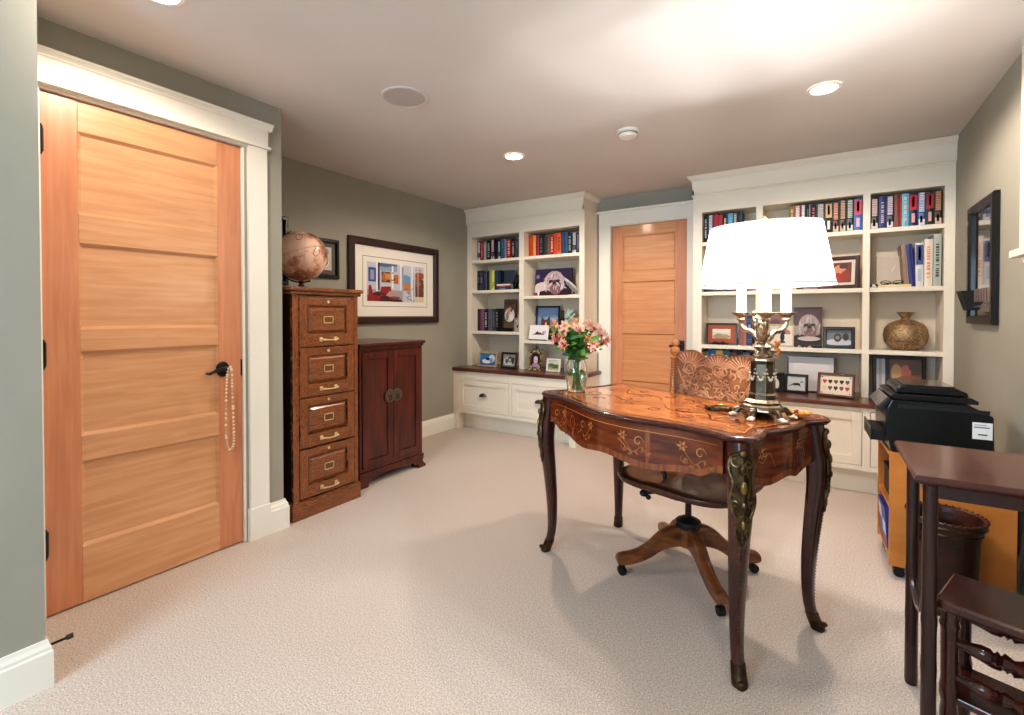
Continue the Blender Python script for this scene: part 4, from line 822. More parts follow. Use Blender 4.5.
for fn,sg in ((fn_r,1),(fn_l,1)):
    for ux in (-.12,.1):
        g=MB()
        inl(g,fn,[(v.x,v.y) for v in cr([(ux-.05,zc-.045,0),(ux-.03,zc,0),(ux,zc-.01,0),(ux+.03,zc+.02,0),(ux+.055,zc-.03,0)],6)],.0024,I3)
        inl(g,fn,spiral(ux+.01,zc+.02,.018,1,1.1),.002,INLAY)
        for k in range(5): a=k*PI*.4; blob(g,fn,ux-.01+.012*math.cos(a),zc+.02+.012*math.sin(a),.009,.004,a,INLAY if k%2 else INLAYR)
        g.build('marquetry_inlay',desk)
# legs
def leg(sx_,sy_):
    tx,ty=sx_*.496,sy_*(.236); dx,dy=sx_*.75,sy_*.66
    st=[(DZ-.02,.0,.066,.0),(.70,.010,.068,.0),(.63,.020,.067,0),(.56,.021,.062,0),(.48,.013,.056,0),(.38,.003,.050,0),(.26,-.006,.043,0),(.16,-.008,.037,0),(.09,-.002,.034,0),(.04,.012,.035,0),(.012,.024,.037,0),(0,.027,.036,0)]
    z=[s[0] for s in st]; P=cr([(s[1],s[0],s[2]) for s in st],4)
    rs=[]; path=[]
    for p in P:
        o_,zz_,w_=p; cx_,cy_=tx+dx*o_,ty+dy*o_; h=w_/2*1.05
        ring=[]
        for k in range(12):
            t=2*PI*k/12+PI/12; c,s=math.cos(t),math.sin(t); e=.55
            ring.append((cx_+h*math.copysign(abs(c)**e,c),cy_+h*math.copysign(abs(s)**e,s),zz_))
        rs.append(ring[::-1]); path.append((cx_,cy_,zz_,h))
    l=MB().rings(rs,DARKLEG).build('leg',desk,smooth=True,ang=60)
    # bronze mount on outward diagonal
    n=Vector((sx_,sy_,0)).normalized(); tt=Vector((-n.y,n.x,0))
    def at(s,z,lift=0):
        for i in range(len(path)-1):
            if path[i][2]>=z>=path[i+1][2]:
                f=(path[i][2]-z)/max(1e-6,path[i][2]-path[i+1][2]); c=Vector(path[i][:3]).lerp(Vector(path[i+1][:3]),f); h=path[i][3]; break
        else: c=Vector(path[0][:3]); h=path[0][3]; c.z=z
        return tuple(c+n*(h*1.22-abs(s)*.55+lift)+tt*s)
    g=MB()
    def sc(pts,r,m=BRONZE): 
        g.tube([at(a,b) for a,b in pts],r,m,n=6)
    rows=[((.010,.75),(.026,.735),(.031,.70),(.027,.66),(.031,.62),(.027,.58),(.018,.54),(.012,.50),(.004,.455))][0]
    bv=[];
    for a,z in rows: bv+= [at(-a,z,.0015),at(0,z,.004),at(a,z,.0015)]
    g.add(bv,[q for i in range(len(rows)-1) for q in ((3*i,3*i+1,3*i+4,3*i+3),(3*i+1,3*i+2,3*i+5,3*i+4))],BRONZED)
    for s in (-1,1):
        sc([(s*x,z) for x,z in spiral(.015,.718,.018,PI*.5,1.25,-1)],.0052)
        sc([(s*v.x,v.y) for v in cr([(.006,.75,0),(.030,.735,0),(.038,.70,0),(.028,.655,0),(.036,.61,0),(.030,.57,0),(.016,.535,0),(.020,.50,0),(.003,.45,0)],5)],.0052)
        sc([(s*x,z) for x,z in spiral(.022,.59,.013,0,1.1)],.0046)
        sc([(s*v.x,v.y) for v in cr([(.010,.69,0),(.019,.665,0),(.015,.63,0),(.009,.60,0)],5)],.0038)
        sc([(s*v.x,v.y) for v in cr([(.0,.56,0),(.012,.55,0),(.010,.52,0),(.0,.49,0)],5)],.0036)
        for k in range(7): g.ball(at(s*(.034-.001*k),.71-.022*k),.0058,BRONZE,n=6,k=4,sc=(1,1,1.7))
        for k in range(4): g.ball(at(s*.010,.548-.018*k,.002),.0046,BRONZE,n=6,k=4,sc=(1,1,1.7))
    g.ball(at(0,.748),.013,BRONZE,n=10,k=6); g.ball(at(0,.70,.0),.013,BRONZE,n=10,k=6,sc=(1,1,1.5)); g.ball(at(0,.645,-.002),.012,GILT,n=10,k=6,sc=(.9,.9,1.9))
    g.ball(at(0,.59),.009,BRONZE,n=8,k=5,sc=(1,1,1.6)); g.ball(at(0,.53,0),.007,GILT,n=8,k=5,sc=(1,1,2.4)); g.ball(at(0,.48),.006,BRONZE,n=8,k=5,sc=(1,1,2.5))
    g.build('bronze_mount',l,smooth=True)
    g=MB(); z=.445
    while z>.11: g.ball(at(0,z,-.002),.0034,BRONZED,n=5,k=4); z-=.012
    g.build('beading',l,smooth=True)
    g=MB(); rs2=[]
    for (cx_,cy_,zz_,h) in path:
        if zz_<=.075:
            k=1.12; ring=[]
            for j in range(12):
                t=2*PI*j/12+PI/12; c,s=math.cos(t),math.sin(t); e=.6; ring.append((cx_+h*k*math.copysign(abs(c)**e,c),cy_+h*k*math.copysign(abs(s)**e,s),zz_+ (0.001 if zz_<.001 else 0)))
            rs2.append(ring[::-1])
    g.rings(rs2,BRONZED); g.ball(at(0,.02,.004),.012,BRONZED,n=8,k=5,sc=(1,1,.7)); g.build('sabot',l,smooth=True,ang=60)
for sx_ in (-1,1):
    for sy_ in (-1,1): leg(sx_,sy_)
# ------------------------------------------------------------------ swivel chair
CA=R(-15)
chair=thing('swivel_chair','carved oak swivel office chair pulled up behind the desk','chair',(-.503,2.238,0),CA)
# seat : saddle
g=MB(); nx,ny=22,20; 
def outline(u,v):
    # superellipse
    x=u;y=v; return x,y
def seatpt(i,j,under=False):
    a=2*PI*i/44; e=.42; r=j/10
    c,s=math.cos(a),math.sin(a); x=.275*math.copysign(abs(c)**e,c)*r; y=.26*math.copysign(abs(s)**e,s)*r
    y*= 1-.10*(x/.265)**2 if y<0 else 1
    dish=-.026*math.exp(-((abs(x)-.11)/.09)**2)*math.exp(-((y-.03)/.15)**2); pom=.006*math.exp(-(x/.03)**2)*(1 if y<0 else 0)
    return x,y,dish+pom
rs=[[seatpt(i,j) for i in range(44)] for j in range(1,11)]
vs=[seatpt(0,0)]; vs=[(0,0,.44+seatpt(0,0)[2])]
allr=[[(x,y,.455+d-(.006 if j==10 else 0)) for (x,y,d) in r] for j,r in zip(range(1,11),rs)]
edge=[[(x*1.008,y*1.008,.440) for x,y,_ in rs[-1]],[(x*.98,y*.98,.425) for x,y,_ in rs[-1]],[(x*.80,y*.80,.415) for x,y,_ in rs[-1]]]
g.rings(allr+edge,CHSEAT)
g.build('seat',chair,smooth=True,ang=50)
# back
g=MB(); bt=[]; W=.205
def toplobe(x):
    # three shell lobes
    z=.93
    for c,r,hh in ((-.13,.085,.075),(0.01,.075,.06),(.135,.085,.065)):
        d=(x-c)/r
        if abs(d)<1: z=max(z,.93+hh*math.sqrt(1-d*d))
    return z
N=48; fr=[];yb=lambda x,z: .235+ .10*(z-.45)*.55 - .28*x*x
F=[];B=[]
rowsz=8
grid=[]
for k in range(rowsz+1):
    r_=[]
    for i in range(N+1):
        x=-W+2*W*i/N; zt=toplobe(x); zb=.70; z=zb+(zt-zb)*k/rowsz; r_.append((x,yb(x,z),z))
    grid.append(r_)
nn_=N+1
vsF=[p for r_ in grid for p in r_]; vsB=[(x,y+.018,z) for (x,y,z) in vsF]; M_=len(vsF)
fs=[(k*nn_+i,k*nn_+i+1,(k+1)*nn_+i+1,(k+1)*nn_+i) for k in range(rowsz) for i in range(N)]
fb=[(M_+a,M_+d,M_+c,M_+b) for a,b,c,d in fs]
sd=[(k*nn_,(k+1)*nn_,M_+(k+1)*nn_,M_+k*nn_) for k in range(rowsz)]+[(k*nn_+N,M_+k*nn_+N,M_+(k+1)*nn_+N,(k+1)*nn_+N) for k in range(rowsz)]
tp=[(rowsz*nn_+i,rowsz*nn_+i+1,M_+rowsz*nn_+i+1,M_+rowsz*nn_+i) for i in range(N)]+[(i,M_+i,M_+i+1,i+1) for i in range(N)]
g.add(vsF+vsB,fs+fb+sd+tp,CHGR)
bk=g.build('back_panel',chair,smooth=True)
g=MB()
def bt3(x,z,l=.0): return (x,yb(x,z)-l,z)
def carve(pts,r,m=CHCARVE): g.tube([bt3(a,min(b,toplobe(max(-W,min(W,a)))-.003)) for a,b in pts],r,m,n=6)
for c,r,hh in ((-.13,.085,.075),(0.01,.075,.06),(.135,.085,.065)):
    for k in range(13):
        a=R(8+k*13.7); p0=(c+.35*r*math.cos(a),.915+.35*r*math.sin(a)); p1=(c+.97*r*math.cos(a),.925+.95*hh*math.sin(a)*1.0)
        if abs(p1[0])<W: carve([p0,((p0[0]+p1[0])/2,(p0[1]+p1[1])/2),p1],[.003,.0045,.0055])
    carve([(c+.34*r*math.cos(R(t)),.912+.34*r*math.sin(R(t))) for t in range(0,361,20)],.004)
    carve([(c+.18*r*math.cos(R(t)),.912+.18*r*math.sin(R(t))) for t in range(0,361,30)],.004)
rr=random.Random(3)
for i in range(120):
    x=rr.uniform(-.19,.19); z=rr.uniform(.71,.915); s=rr.choice((-1,1)); r=rr.uniform(.014,.03)
    pts=[(max(-.2,min(.2,a)),b) for a,b in spiral(x,z,r,rr.uniform(0,6.28),rr.uniform(.6,1.2),s,14)]
    carve(pts,rr.uniform(.003,.0042))
for s in (-1,1):
    carve([(v.x*s,v.y) for v in cr([(.0,.72,0),(.06,.80,0),(.12,.78,0),(.17,.86,0),(.195,.92,0)],6)],.005)
g.build('carving',bk,smooth=True,ang=60)
for s in (-1,1):
    g=MB(); M4=None
    base=Vector((s*.22,.215,.445)); top=Vector((s*.228,.29,1.055)); ax_=(top-base); LN=ax_.length; q4=ax_.to_track_quat('Z','Y').to_matrix().to_4x4()
    prof=[(.013,0),(.016,.02),(.011,.04),(.015,.2),(.012,.27),(.018,.285),(.012,.30),(.0125,LN-.11),(.018,LN-.10),(.010,LN-.088),(.013,LN-.08),(.018,LN-.06),(.013,LN-.045),(.008,LN-.04),(.015,LN-.02),(.011,LN-.004),(.001,LN)]
    g.lathe([(r*1.45,z) for r,z in prof],CHOAK,n=16,M=Matrix.Translation(base)@q4); g.build('back_post',chair,smooth=True,ang=60)
for k in range(5):
    x=-.12+k*.06; MB().tube([(x,.205,.448),(x,.225,.58),(x*1.02,yb(x,.71)+.008,.71)],[.007,.010,.007],CHOAK,n=10).build('spindle',chair,smooth=True)
# under-seat mechanism, arm bracket
MB().box(-.09,.09,-.11,.11,.395,.414,BLKM).tube([(0,0,.26),(0,0,.40)],.014,BLK2,n=14).box(-.025,.025,-.14,.14,.375,.397,BLKM).build('tilt_mechanism',chair,bevel=.003)
MB().tube([(-.08,-.12,.385),(-.125,-.14,.372)],.009,BLKM,n=10).ball((-.14,-.145,.366),.02,BLKM,sc=(1,1,.8)).ball((-.12,-.14,.352),.012,BLKM).build('tension_knob',chair,smooth=True)
MB().tube(cr([(-.15,-.12,.50),(-.11,-.12,.512),(-.07,-.125,.50),(-.05,-.125,.475),(-.045,-.125,.448)],5),[.012]*6+[.009]*15,BLKM,n=8).build('seat_bracket',chair,smooth=True)
MB().lathe([(.052,.215),(.056,.23),(.054,.245),(.035,.256),(.018,.262)],BLKM,n=24).build('hub_cap',chair,smooth=True)
g=MB(); g.lathe([(.047,.13),(.047,.225),(.03,.235)],CHBASE,n=8,ph=PI/8); g.build('hub',chair,bevel=.003)
import itertools
angs=[R(215)-CA, R(-54)-CA, R(35)-CA, R(126)-CA]
for a in angs:
    g=MB(); c,s=math.cos(a),math.sin(a); T=Matrix(((c,-s,0,0),(s,c,0,0),(0,0,1,0),(0,0,0,1)))
    P=[(.03,.225,.135),(.08,.222,.13),(.13,.195,.115),(.18,.150,.085),(.23,.118,.064),(.27,.105,.055),(.305,.10,.052),(.325,.092,.056),(.33,.08,.065)]
    C=cr(P,4); rs=[]
    for p in C:
        x,zt,zb=p; hw=.021; rs.append([(x,-hw,zb),(x,hw,zb),(x,hw,zt-.006),(x,hw*.6,zt),(x,-hw*.6,zt),(x,-hw,zt-.006)])
    g.rings(rs,CHBASE,M=T); lg=g.build('base_leg',chair,smooth=True,ang=40)
    g=MB(); g.tube([(.30,0,.055),(.30,0,.035)],.007,BLKM,M=T); g.tube([(.305,-.013,.02),(.305,.013,.02)],.0195,BLKM,n=18,M=T); g.tube([(.30,-.018,.028),(.296,0,.042),(.30,.018,.028)],.005,BLK2,M=T); g.build('caster',lg,smooth=True,ang=50)
# ------------------------------------------------------------------ lamp
lx,ly=-.182,1.985
lamp=thing('table_lamp','candelabra table lamp with white oval shade and bronze column on desk','lamp',(lx,ly,DZ+.002),R(-3))
SH=bpy.data.materials.new('shade_fabric'); SH.use_nodes=True; nt=SH.node_tree; nt.nodes.clear()
out=nt.nodes.new('ShaderNodeOutputMaterial'); tr=nt.nodes.new('ShaderNodeBsdfTranslucent'); df=nt.nodes.new('ShaderNodeBsdfDiffuse'); mx=nt.nodes.new('ShaderNodeMixShader'); em=nt.nodes.new('ShaderNodeEmission'); ad=nt.nodes.new('ShaderNodeAddShader')
tr.inputs[0].default_value=lin((196,190,182)); df.inputs[0].default_value=lin((196,190,182)); mx.inputs[0].default_value=.5; em.inputs[0].default_value=lin((255,248,238)); em.inputs[1].default_value=1.15  # emission added so the fabric looks brightly lit from inside
nt.links.new(tr.outputs[0],mx.inputs[1]); nt.links.new(df.outputs[0],mx.inputs[2]); nt.links.new(mx.outputs[0],ad.inputs[0]); nt.links.new(em.outputs[0],ad.inputs[1]); nt.links.new(ad.outputs[0],out.inputs[0])
z0,z1=.488,.712
def oval(a,b,z,n=64): return [(a*math.copysign(abs(math.cos(2*PI*j/n))**.92,math.cos(2*PI*j/n)),b*math.copysign(abs(math.sin(2*PI*j/n))**.92,math.sin(2*PI*j/n)),z) for j in range(n)]
A0,B0,A1,B1=.226,.150,.186,.130
g=MB(); g.rings([oval(A0+(A1-A0)*k/4,B0+(B1-B0)*k/4,z0+(z1-z0)*k/4) for k in range(5)],SH,caps=False); shade=g.build('lamp_shade',lamp,smooth=True,ang=60)
TRM=mat((226,214,196),.6)
for a,b_,z in ((A0,B0,z0+.006),(A1,B1,z1-.005)):
    p=oval(a,b_,z); MB().tube(p+[p[0]],.0035,TRM,n=6).build('shade_trim',shade,smooth=True)
g=MB(); 
for ang in (0,PI/2,PI,1.5*PI): g.tube([(0,0,z1-.02),(A1*math.cos(ang),B1*math.sin(ang),z1-.006)],.0025,BRASS,n=6)
g.tube([(.02*math.cos(t),.02*math.sin(t),z1-.02) for t in [2*PI*i/16 for i in range(17)]],.003,BRASS,n=6); g.build('shade_spider',shade)
MB().lathe([(.006,z1-.02),(.010,z1-.005),(.005,z1),(.012,z1+.012),(.008,z1+.02),(.013,z1+.026),(.003,z1+.036)],BRASS,n=12).build('finial',lamp,smooth=True)
MB().lathe([(.008,.30),(.008,z1-.02)],mat((232,206,180),.3,metal=.3),n=12).build('centre_rod',lamp,smooth=True)
# base: octagonal stepped foot, paw feet
g=MB(); h6=8; ph=PI/8
g.lathe([(.070,.026),(.077,.030),(.077,.037),(.064,.046),(.060,.052),(.062,.058),(.050,.070),(.047,.080),(.045,.086)],LAMPB,n=h6,ph=ph); g.build('foot_plinth',lamp)
MB().lathe([(.0675,.0445),(.0615,.0515)],LAMPL,n=h6,ph=ph,caps=False).lathe([(.0785,.031),(.0785,.036)],LAMPL,n=h6,ph=ph,caps=False).lathe([(.0625,.0595),(.051,.0705)],LAMPL,n=h6,ph=ph,caps=False).build('plinth_band',lamp)
MB().lathe([(.026,.0005),(.030,.005),(.018,.018),(.026,.028)],LAMPB,n=20).build('centre_boss',lamp,smooth=True)
for k in range(6):
    a=2*PI*k/6+.3; c,s=math.cos(a),math.sin(a); g=MB(); T=Matrix(((c,-s,0,0),(s,c,0,0),(0,0,1,0),(0,0,0,1)))
    g.tube(cr([(.055,0,.033),(.074,0,.031),(.086,0,.020),(.092,0,.011)],4),[.011]*5+[.010]*8,LAMPB,n=8,M=T); g.ball((.095,0,.009),.011,LIGHTM,sc=(1.4,1.1,.75),M=T)
    for q_ in (-1,0,1): g.ball((.108,q_*.008,.006),.0058,LIGHTM,sc=(1.3,.9,.95),n=8,k=5,M=T)
    g.build('paw_foot',lamp,smooth=True)
MB().lathe([(.045,.086),(.0425,.096),(.0405,.20),(.042,.208)],LAMPB,n=8,ph=ph).build('column',lamp)
g=MB(); g.lathe([(.043,.208),(.050,.213),(.050,.220),(.043,.224)],LAMPL,n=8,ph=ph); g.lathe([(.0475,.086),(.044,.093)],LAMPL,n=8,ph=ph)
for k in range(8):
    a=ph+2*PI*k/8; g.tube([(.0425*math.cos(a),.0425*math.sin(a),.094),(.0408*math.cos(a),.0408*math.sin(a),.208)],.0013,LAMPL,n=5)
g.build('column_moulding',lamp)
g=MB()
for k in range(8):
    a0=ph+2*PI*k/8; a1=a0+2*PI/8
    for i in range(9):
        t=i/8; a=a0+(a1-a0)*t; z=.182-.04*math.sin(PI*t); r=.0445 if 0<i<8 else .046
        r*= math.cos(PI/8)/math.cos((t-.5)*PI/4)*1.03; g.ball((r*math.cos(a),r*math.sin(a),z),.0052 if 2<i<6 else .0040,LIGHTM,n=6,k=4)
g.build('garland',lamp,smooth=True)
MB().lathe([(.030,.224),(.036,.232),(.026,.240),(.020,.250),(.030,.258),(.040,.264),(.034,.272),(.020,.278),(.017,.295),(.026,.310),(.020,.330),(.012,.345),(.014,.36),(.006,.37)],LAMPL,n=24).build('stem_urn',lamp,smooth=True)
MB().tube(cr([(.046,-.01,.235),(.054,-.01,.25),(.044,-.01,.262),(.052,-.01,.28),(.04,-.01,.285)],4),.007,mat((200,130,80),.25,metal=.6),n=8).build('switch_key',lamp,smooth=True)
BUL=emis((255,236,206),9)
LITWAX=emis((250,240,226),.5)  # sleeve glows faintly, bulb light put into its material
def cupc(a,rx,zc):
    c,s=math.cos(a),math.sin(a); arm=MB()
    x,y=rx*c,rx*s
    P=cr([(0,0,.285),(.25*x,.25*y,.292),(.5*x,.5*y,.318),(.78*x,.78*y,.325),(x,y,zc-.025),(x,y,zc)],5)
    arm.tube(P,[.011]*8+[.009]*10+[.008]*8,LAMPL,n=10); arm.ball((.3*x,.3*y,.30),.013,LAMPL)
    ar=arm.build('candle_arm',lamp,smooth=True)
    MB().lathe([(.006,zc-.012),(.017,zc-.004),(.014,zc+.004),(.02,zc+.012),(.033,zc+.018),(.036,zc+.022),(.03,zc+.024),(.012,zc+.022)],LAMPL,n=20,c=(x,y,0)).build('drip_pan',ar,smooth=True)
    MB().lathe([(.0175,zc+.024),(.0175,.505),(.012,.508)],LITWAX,n=18,c=(x,y,0)).build('candle_sleeve',ar,smooth=True)
    MB().lathe([(.008,.508),(.014,.52),(.017,.535),(.012,.555),(.002,.575)],BUL,n=14,c=(x,y,0)).build('bulb',ar,smooth=True)
    return x,y
cups=[cupc(R(158),.087,.368),cupc(R(38),.087,.368),cupc(R(-76),.084,.368)]
MB().ball((-.02,-.03,.345),.013,LAMPL).ball((-.022,-.032,.362),.012,LAMPL,sc=(1,1,1.5)).ball((-.024,-.034,.388),.009,LAMPL).tube([(-.02,-.03,.36),(.0,-.035,.35),(.012,-.03,.335)],.005,LAMPL).tube([(-.015,-.03,.335),(-.005,-.028,.30)],.007,LAMPL).build('figure',lamp,smooth=True)
# ------------------------------------------------------------------ desk-top small things
def dl(u,v): c,s=math.cos(DA),math.sin(DA); return (-.585+u*c-v*s,2.075+u*s+v*c)
x,y=-.335,2.03
o=thing('bronze_trinket','small dark bronze trinket box lying on the desk left of lamp','trinket',(x,y,DZ+.002),R(20))
g=MB(); g.rings([oval(.048*k,.022*k,z,20) for k,z in ((1,0),(1.05,.006),(1.0,.012),(.8,.018),(.3,.021))],BRONZED); g.build('body',o,smooth=True)
g=MB()
for i in range(12): a=2*PI*i/12; g.ball((.046*math.cos(a),.021*math.sin(a),.010),.006,BRONZE,n=6,k=4)
g.ball((0,0,.022),.008,BRASS,n=8,k=5,sc=(1.6,1,.7)); g.tube(cr([(.045,0,.01),(.07,.005,.014),(.09,-.004,.01)],4),.006,BRONZE,n=6); g.ball((-.052,0,.01),.009,BRONZED,n=8,k=5); g.build('ornament',o,smooth=True)
x,y=-.065,2.05
o=thing('trinket_dish','small orange-brown dish on the desk right of the lamp','dish',(x,y,DZ+.002))
DS=noisemat('amber_dish',(196,110,50),(236,166,96),nscale=20,rough=.2,coat=.6)
MB().lathe([(.012,0),(.022,.004),(.034,.014),(.040,.022),(.037,.022),(.024,.010),(.0005,.006)],DS,n=24).build('bowl',o,smooth=True)
MB().ball((.006,.0,.02),.012,DS,sc=(1,1,.8)).ball((-.01,.008,.018),.010,mat((70,40,26),.4)).build('trinket',o,smooth=True)
# vase
vx,vy=-1.022,2.145
o=thing('glass_vase','clear glass vase of flowers on the left end of desk','vase',(vx,vy,DZ+.002))
g=MB(); g.lathe([(.0005,0),(.041,0),(.044,.004),(.050,.04),(.058,.085),(.054,.125),(.043,.155),(.042,.165),(.049,.18),(.0475,.18),(.0395,.164),(.040,.155),(.051,.125),(.055,.085),(.047,.04),(.040,.010),(.0005,.008)],GLASS,n=40); g.build('glass_body',o,smooth=True,ang=60)
WT=glass((236,246,232),0,1.33)
MB().lathe([(.0005,.0085),(.0395,.0105),(.0465,.04),(.0545,.085),(.0535,.098),(.0005,.098)],WT,n=40).build('water',o,smooth=True,ang=60)
GRN=mat((70,120,44),.45); GRN2=mat((50,92,36),.5); GRN3=mat((120,160,70),.5)
PK=[mat((246,176,158),.5),mat((250,204,188),.5),mat((238,140,130),.5)]; YL=mat((246,206,120),.45); MG=mat((150,40,50),.5)
def petal(g,M,L,wd,curl,m,tip=None):
    rs=[]; n=6; vs=[];fs=[]
    for i in range(n+1):
        t=i/n; w_=wd*math.sin(PI*(.12+.86*t))**.8; z=L*t*math.cos(curl*t); x=L*t*math.sin(curl*t)*1.0
        vs+=[(x-w_*.2,-w_,z),(x+.0,0,z-.001),(x-w_*.2,w_,z)]
    for i in range(n):
        a=3*i; fs+=[(a,a+1,a+4,a+3),(a+1,a+2,a+5,a+4)]
    g.add(vs,fs,m,M)
rr=random.Random(21)
heads=[(-.115,-.02,.205+.08),(-.10,.03,.275+.06),(-.06,-.05,.33),(-.045,.02,.29),(.0,-.04,.31),(.0,.05,.34),(.035,-.03,.27),(.06,.04,.35),(.085,-.02,.32),(.12,.0,.30),(.135,.03,.27),(.07,-.06,.25),(-.07,-.05,.26)]
cam_r=Vector((.836,.548,0)); cam_f=Vector((-.548,.836,0))
for k,(a,b_,z) in enumerate(heads):
    hp=cam_r*a*.95+cam_f*b_+Vector((0,0,z-.018)); st=Vector((rr.uniform(-.024,.024),rr.uniform(-.024,.024),.014))
    ln=['left edge of','upper left of','left part of','centre left of','middle of','top middle of','front middle of','upper right of','right part of','right edge of','far right of','lower right of','lower left of'][k]
    o=thing('flower_stem','salmon pink lily-like flower stem at the %s the bouquet'%ln,'flower',(vx,vy,DZ+.002),group='pink flower stems in the glass vase')
    neck=Vector((hp.x*.16,hp.y*.16,.168))
    g=MB(); P=cr([tuple(st),tuple(neck),tuple(neck.lerp(hp,.55)+Vector((0,0,.012))),tuple(hp)],6); g.tube(P,.0022,GRN,n=6); g.build('stem',o,smooth=True)
    nb=3 if k not in (5,) else 2
    for bq in range(nb):
        dirv=(Vector((hp.x,hp.y,0))*1.4+Vector((rr.uniform(-.6,.6),rr.uniform(-.6,.6),rr.uniform(.15,.9)))*.1).normalized()+ -cam_f*.25
        dirv.normalize(); c0=hp+Vector((rr.uniform(-.018,.018),rr.uniform(-.018,.018),rr.uniform(-.014,.018)))
        Q=Matrix.Translation(c0)@dirv.to_track_quat('Z','Y').to_matrix().to_4x4()
        g=MB(); pm=PK[rr.randrange(3)]
        for i in range(6):
            petal(g,Q@Matrix.Rotation(2*PI*i/6,4,'Z')@Matrix.Rotation(R(14),4,'Y'),.036 if i%2 else .040,.0095 if i%2 else .012,R(38),YL if (i%2 and i<3) else (pm if i%2==0 else PK[1]))
        for i in range(4): g.tube([tuple(Q@Vector((0,0,.005))),tuple(Q@Vector((.006*math.cos(i*1.6),.006*math.sin(i*1.6),.03)))],.0009,MG,n=4)
        g.build('blossom',o,smooth=True,ang=180)
    g=MB()
    for lf in range(5):
        f=rr.uniform(.05,.85); base=neck.lerp(hp,f); a_=rr.uniform(0,6.28); dv=Vector((math.cos(a_),math.sin(a_),rr.uniform(-.2,.6))).normalized()
        petal(g,Matrix.Translation(base)@dv.to_track_quat('Z','Y').to_matrix().to_4x4(),rr.uniform(.045,.075),.0095,R(rr.uniform(10,50)),(GRN,GRN2,GRN3)[lf%3])
    g.build('leaf',o,smooth=True,ang=180)
# white filler and trailing leaf
o=thing('greenery_spray','bunch of green leaves and buds filling the vase neck','greenery',(vx,vy,DZ+.002))
g=MB()
for i in range(84):
    a_=rr.uniform(0,6.28); z=rr.uniform(.15,.30); r=rr.uniform(0,.02+(z-.15)*.75); base=Vector((r*math.cos(a_),r*math.sin(a_),z)); dv=Vector((math.cos(a_),math.sin(a_),rr.uniform(-.1,1.2))).normalized()
    petal(g,Matrix.Translation(base)@dv.to_track_quat('Z','Y').to_matrix().to_4x4(),rr.uniform(.04,.07),.010,R(rr.uniform(5,50)),(GRN,GRN2,GRN3)[i%3])
for i in range(22):
    a_=rr.uniform(0,6.28); rr_=rr.uniform(0,.034); petal(g,Matrix.Translation((rr_*math.cos(a_),rr_*math.sin(a_),rr.uniform(.085,.105)))@Matrix.Rotation(R(90),4,'X')@Matrix.Rotation(a_,4,'Y'),.022,.007,R(20),GRN3)
g.build('leaf',o,smooth=True,ang=180)['kind']='stuff'
g=MB(); dv=cam_r*.9+Vector((0,0,.25)); petal(g,Matrix.Translation((.04*.83,.04*.55,.185))@dv.to_track_quat('Z','X').to_matrix().to_4x4(),.11,.008,R(20),GRN2); g.build('long_leaf',o)
# ------------------------------------------------------------------ cart, printer, basket, side table, stool, bag
ca=R(2)
o=thing('printer_cart','orange-brown laminate cart on black casters under the printer','cart',(.262,2.70,0),ca)
Wc,Dc=.41,.37; hz=.553
MB().box(0,Wc,0,.018,.055,hz,BEECH).build('side_panel',o,bevel=.002)
MB().box(0,Wc,Dc-.018,Dc,.055,hz,BEECH).build('side_panel',o,bevel=.002)
MB().box(Wc-.012,Wc,.018,Dc-.018,.055,hz,BEECH).build('back_panel',o)
MB().box(-.005,Wc,-.004,Dc+.004,hz,hz+.018,BEECH).build('top_board',o,bevel=.002)
for z in (.075,.30): MB().box(.004,Wc-.012,.018,Dc-.018,z,z+.016,BEECH).build('shelf',o)
for a,b_ in ((.04,.04),(Wc-.05,.04),(.04,Dc-.04),(Wc-.05,Dc-.04)):
    MB().tube([(a,b_-.018,.022),(a,b_+.018,.022)],.0215,BLKM,n=18).box(a-.02,a+.02,b_-.02,b_+.02,.038,.056,BLKM).build('caster',o,smooth=True,ang=40)
def crt(u,v,z): c,s=math.cos(ca),math.sin(ca); return (.262+u*c-v*s,2.70+u*s+v*c,z)
# things in the cart
bl=mat((36,66,150),.35)
o=thing('paper_packet','blue and white paper packet leaning out of the cart','packet',crt(.008,.10,.092),ca,ry=R(-4))
g=MB(); g.box(0,.03,0,.22,0,.18,bl); g.box(-.0012,0,.02,.10,.05,.11,mat((230,232,236),.5)).box(-.0012,0,.12,.2,.10,.16,mat((230,232,236),.5)).box(-.0012,0,.03,.08,.01,.04,mat((220,80,60),.5)); g.build('wrapper',o,bevel=.004)
o=thing('book','white bound papers lying on the cart lower shelf','papers',crt(.06,.05,.092),ca)
MB().box(0,.2,0,.26,0,.03,mat((226,222,214),.7)).box(0,.2,0,.26,.03,.05,mat((60,54,60),.6)).build('pages',o)
o.name='paper_stack'
o=thing('storage_box','dark box on the middle shelf of the cart','box',crt(.02,.04,.317),ca); MB().box(0,.3,0,.27,0,.12,mat((54,34,32),.6)).build('body',o,bevel=.004); MB().box(-.004,.304,-.004,.274,.12,.135,mat((34,26,28),.6)).build('lid',o,bevel=.003)
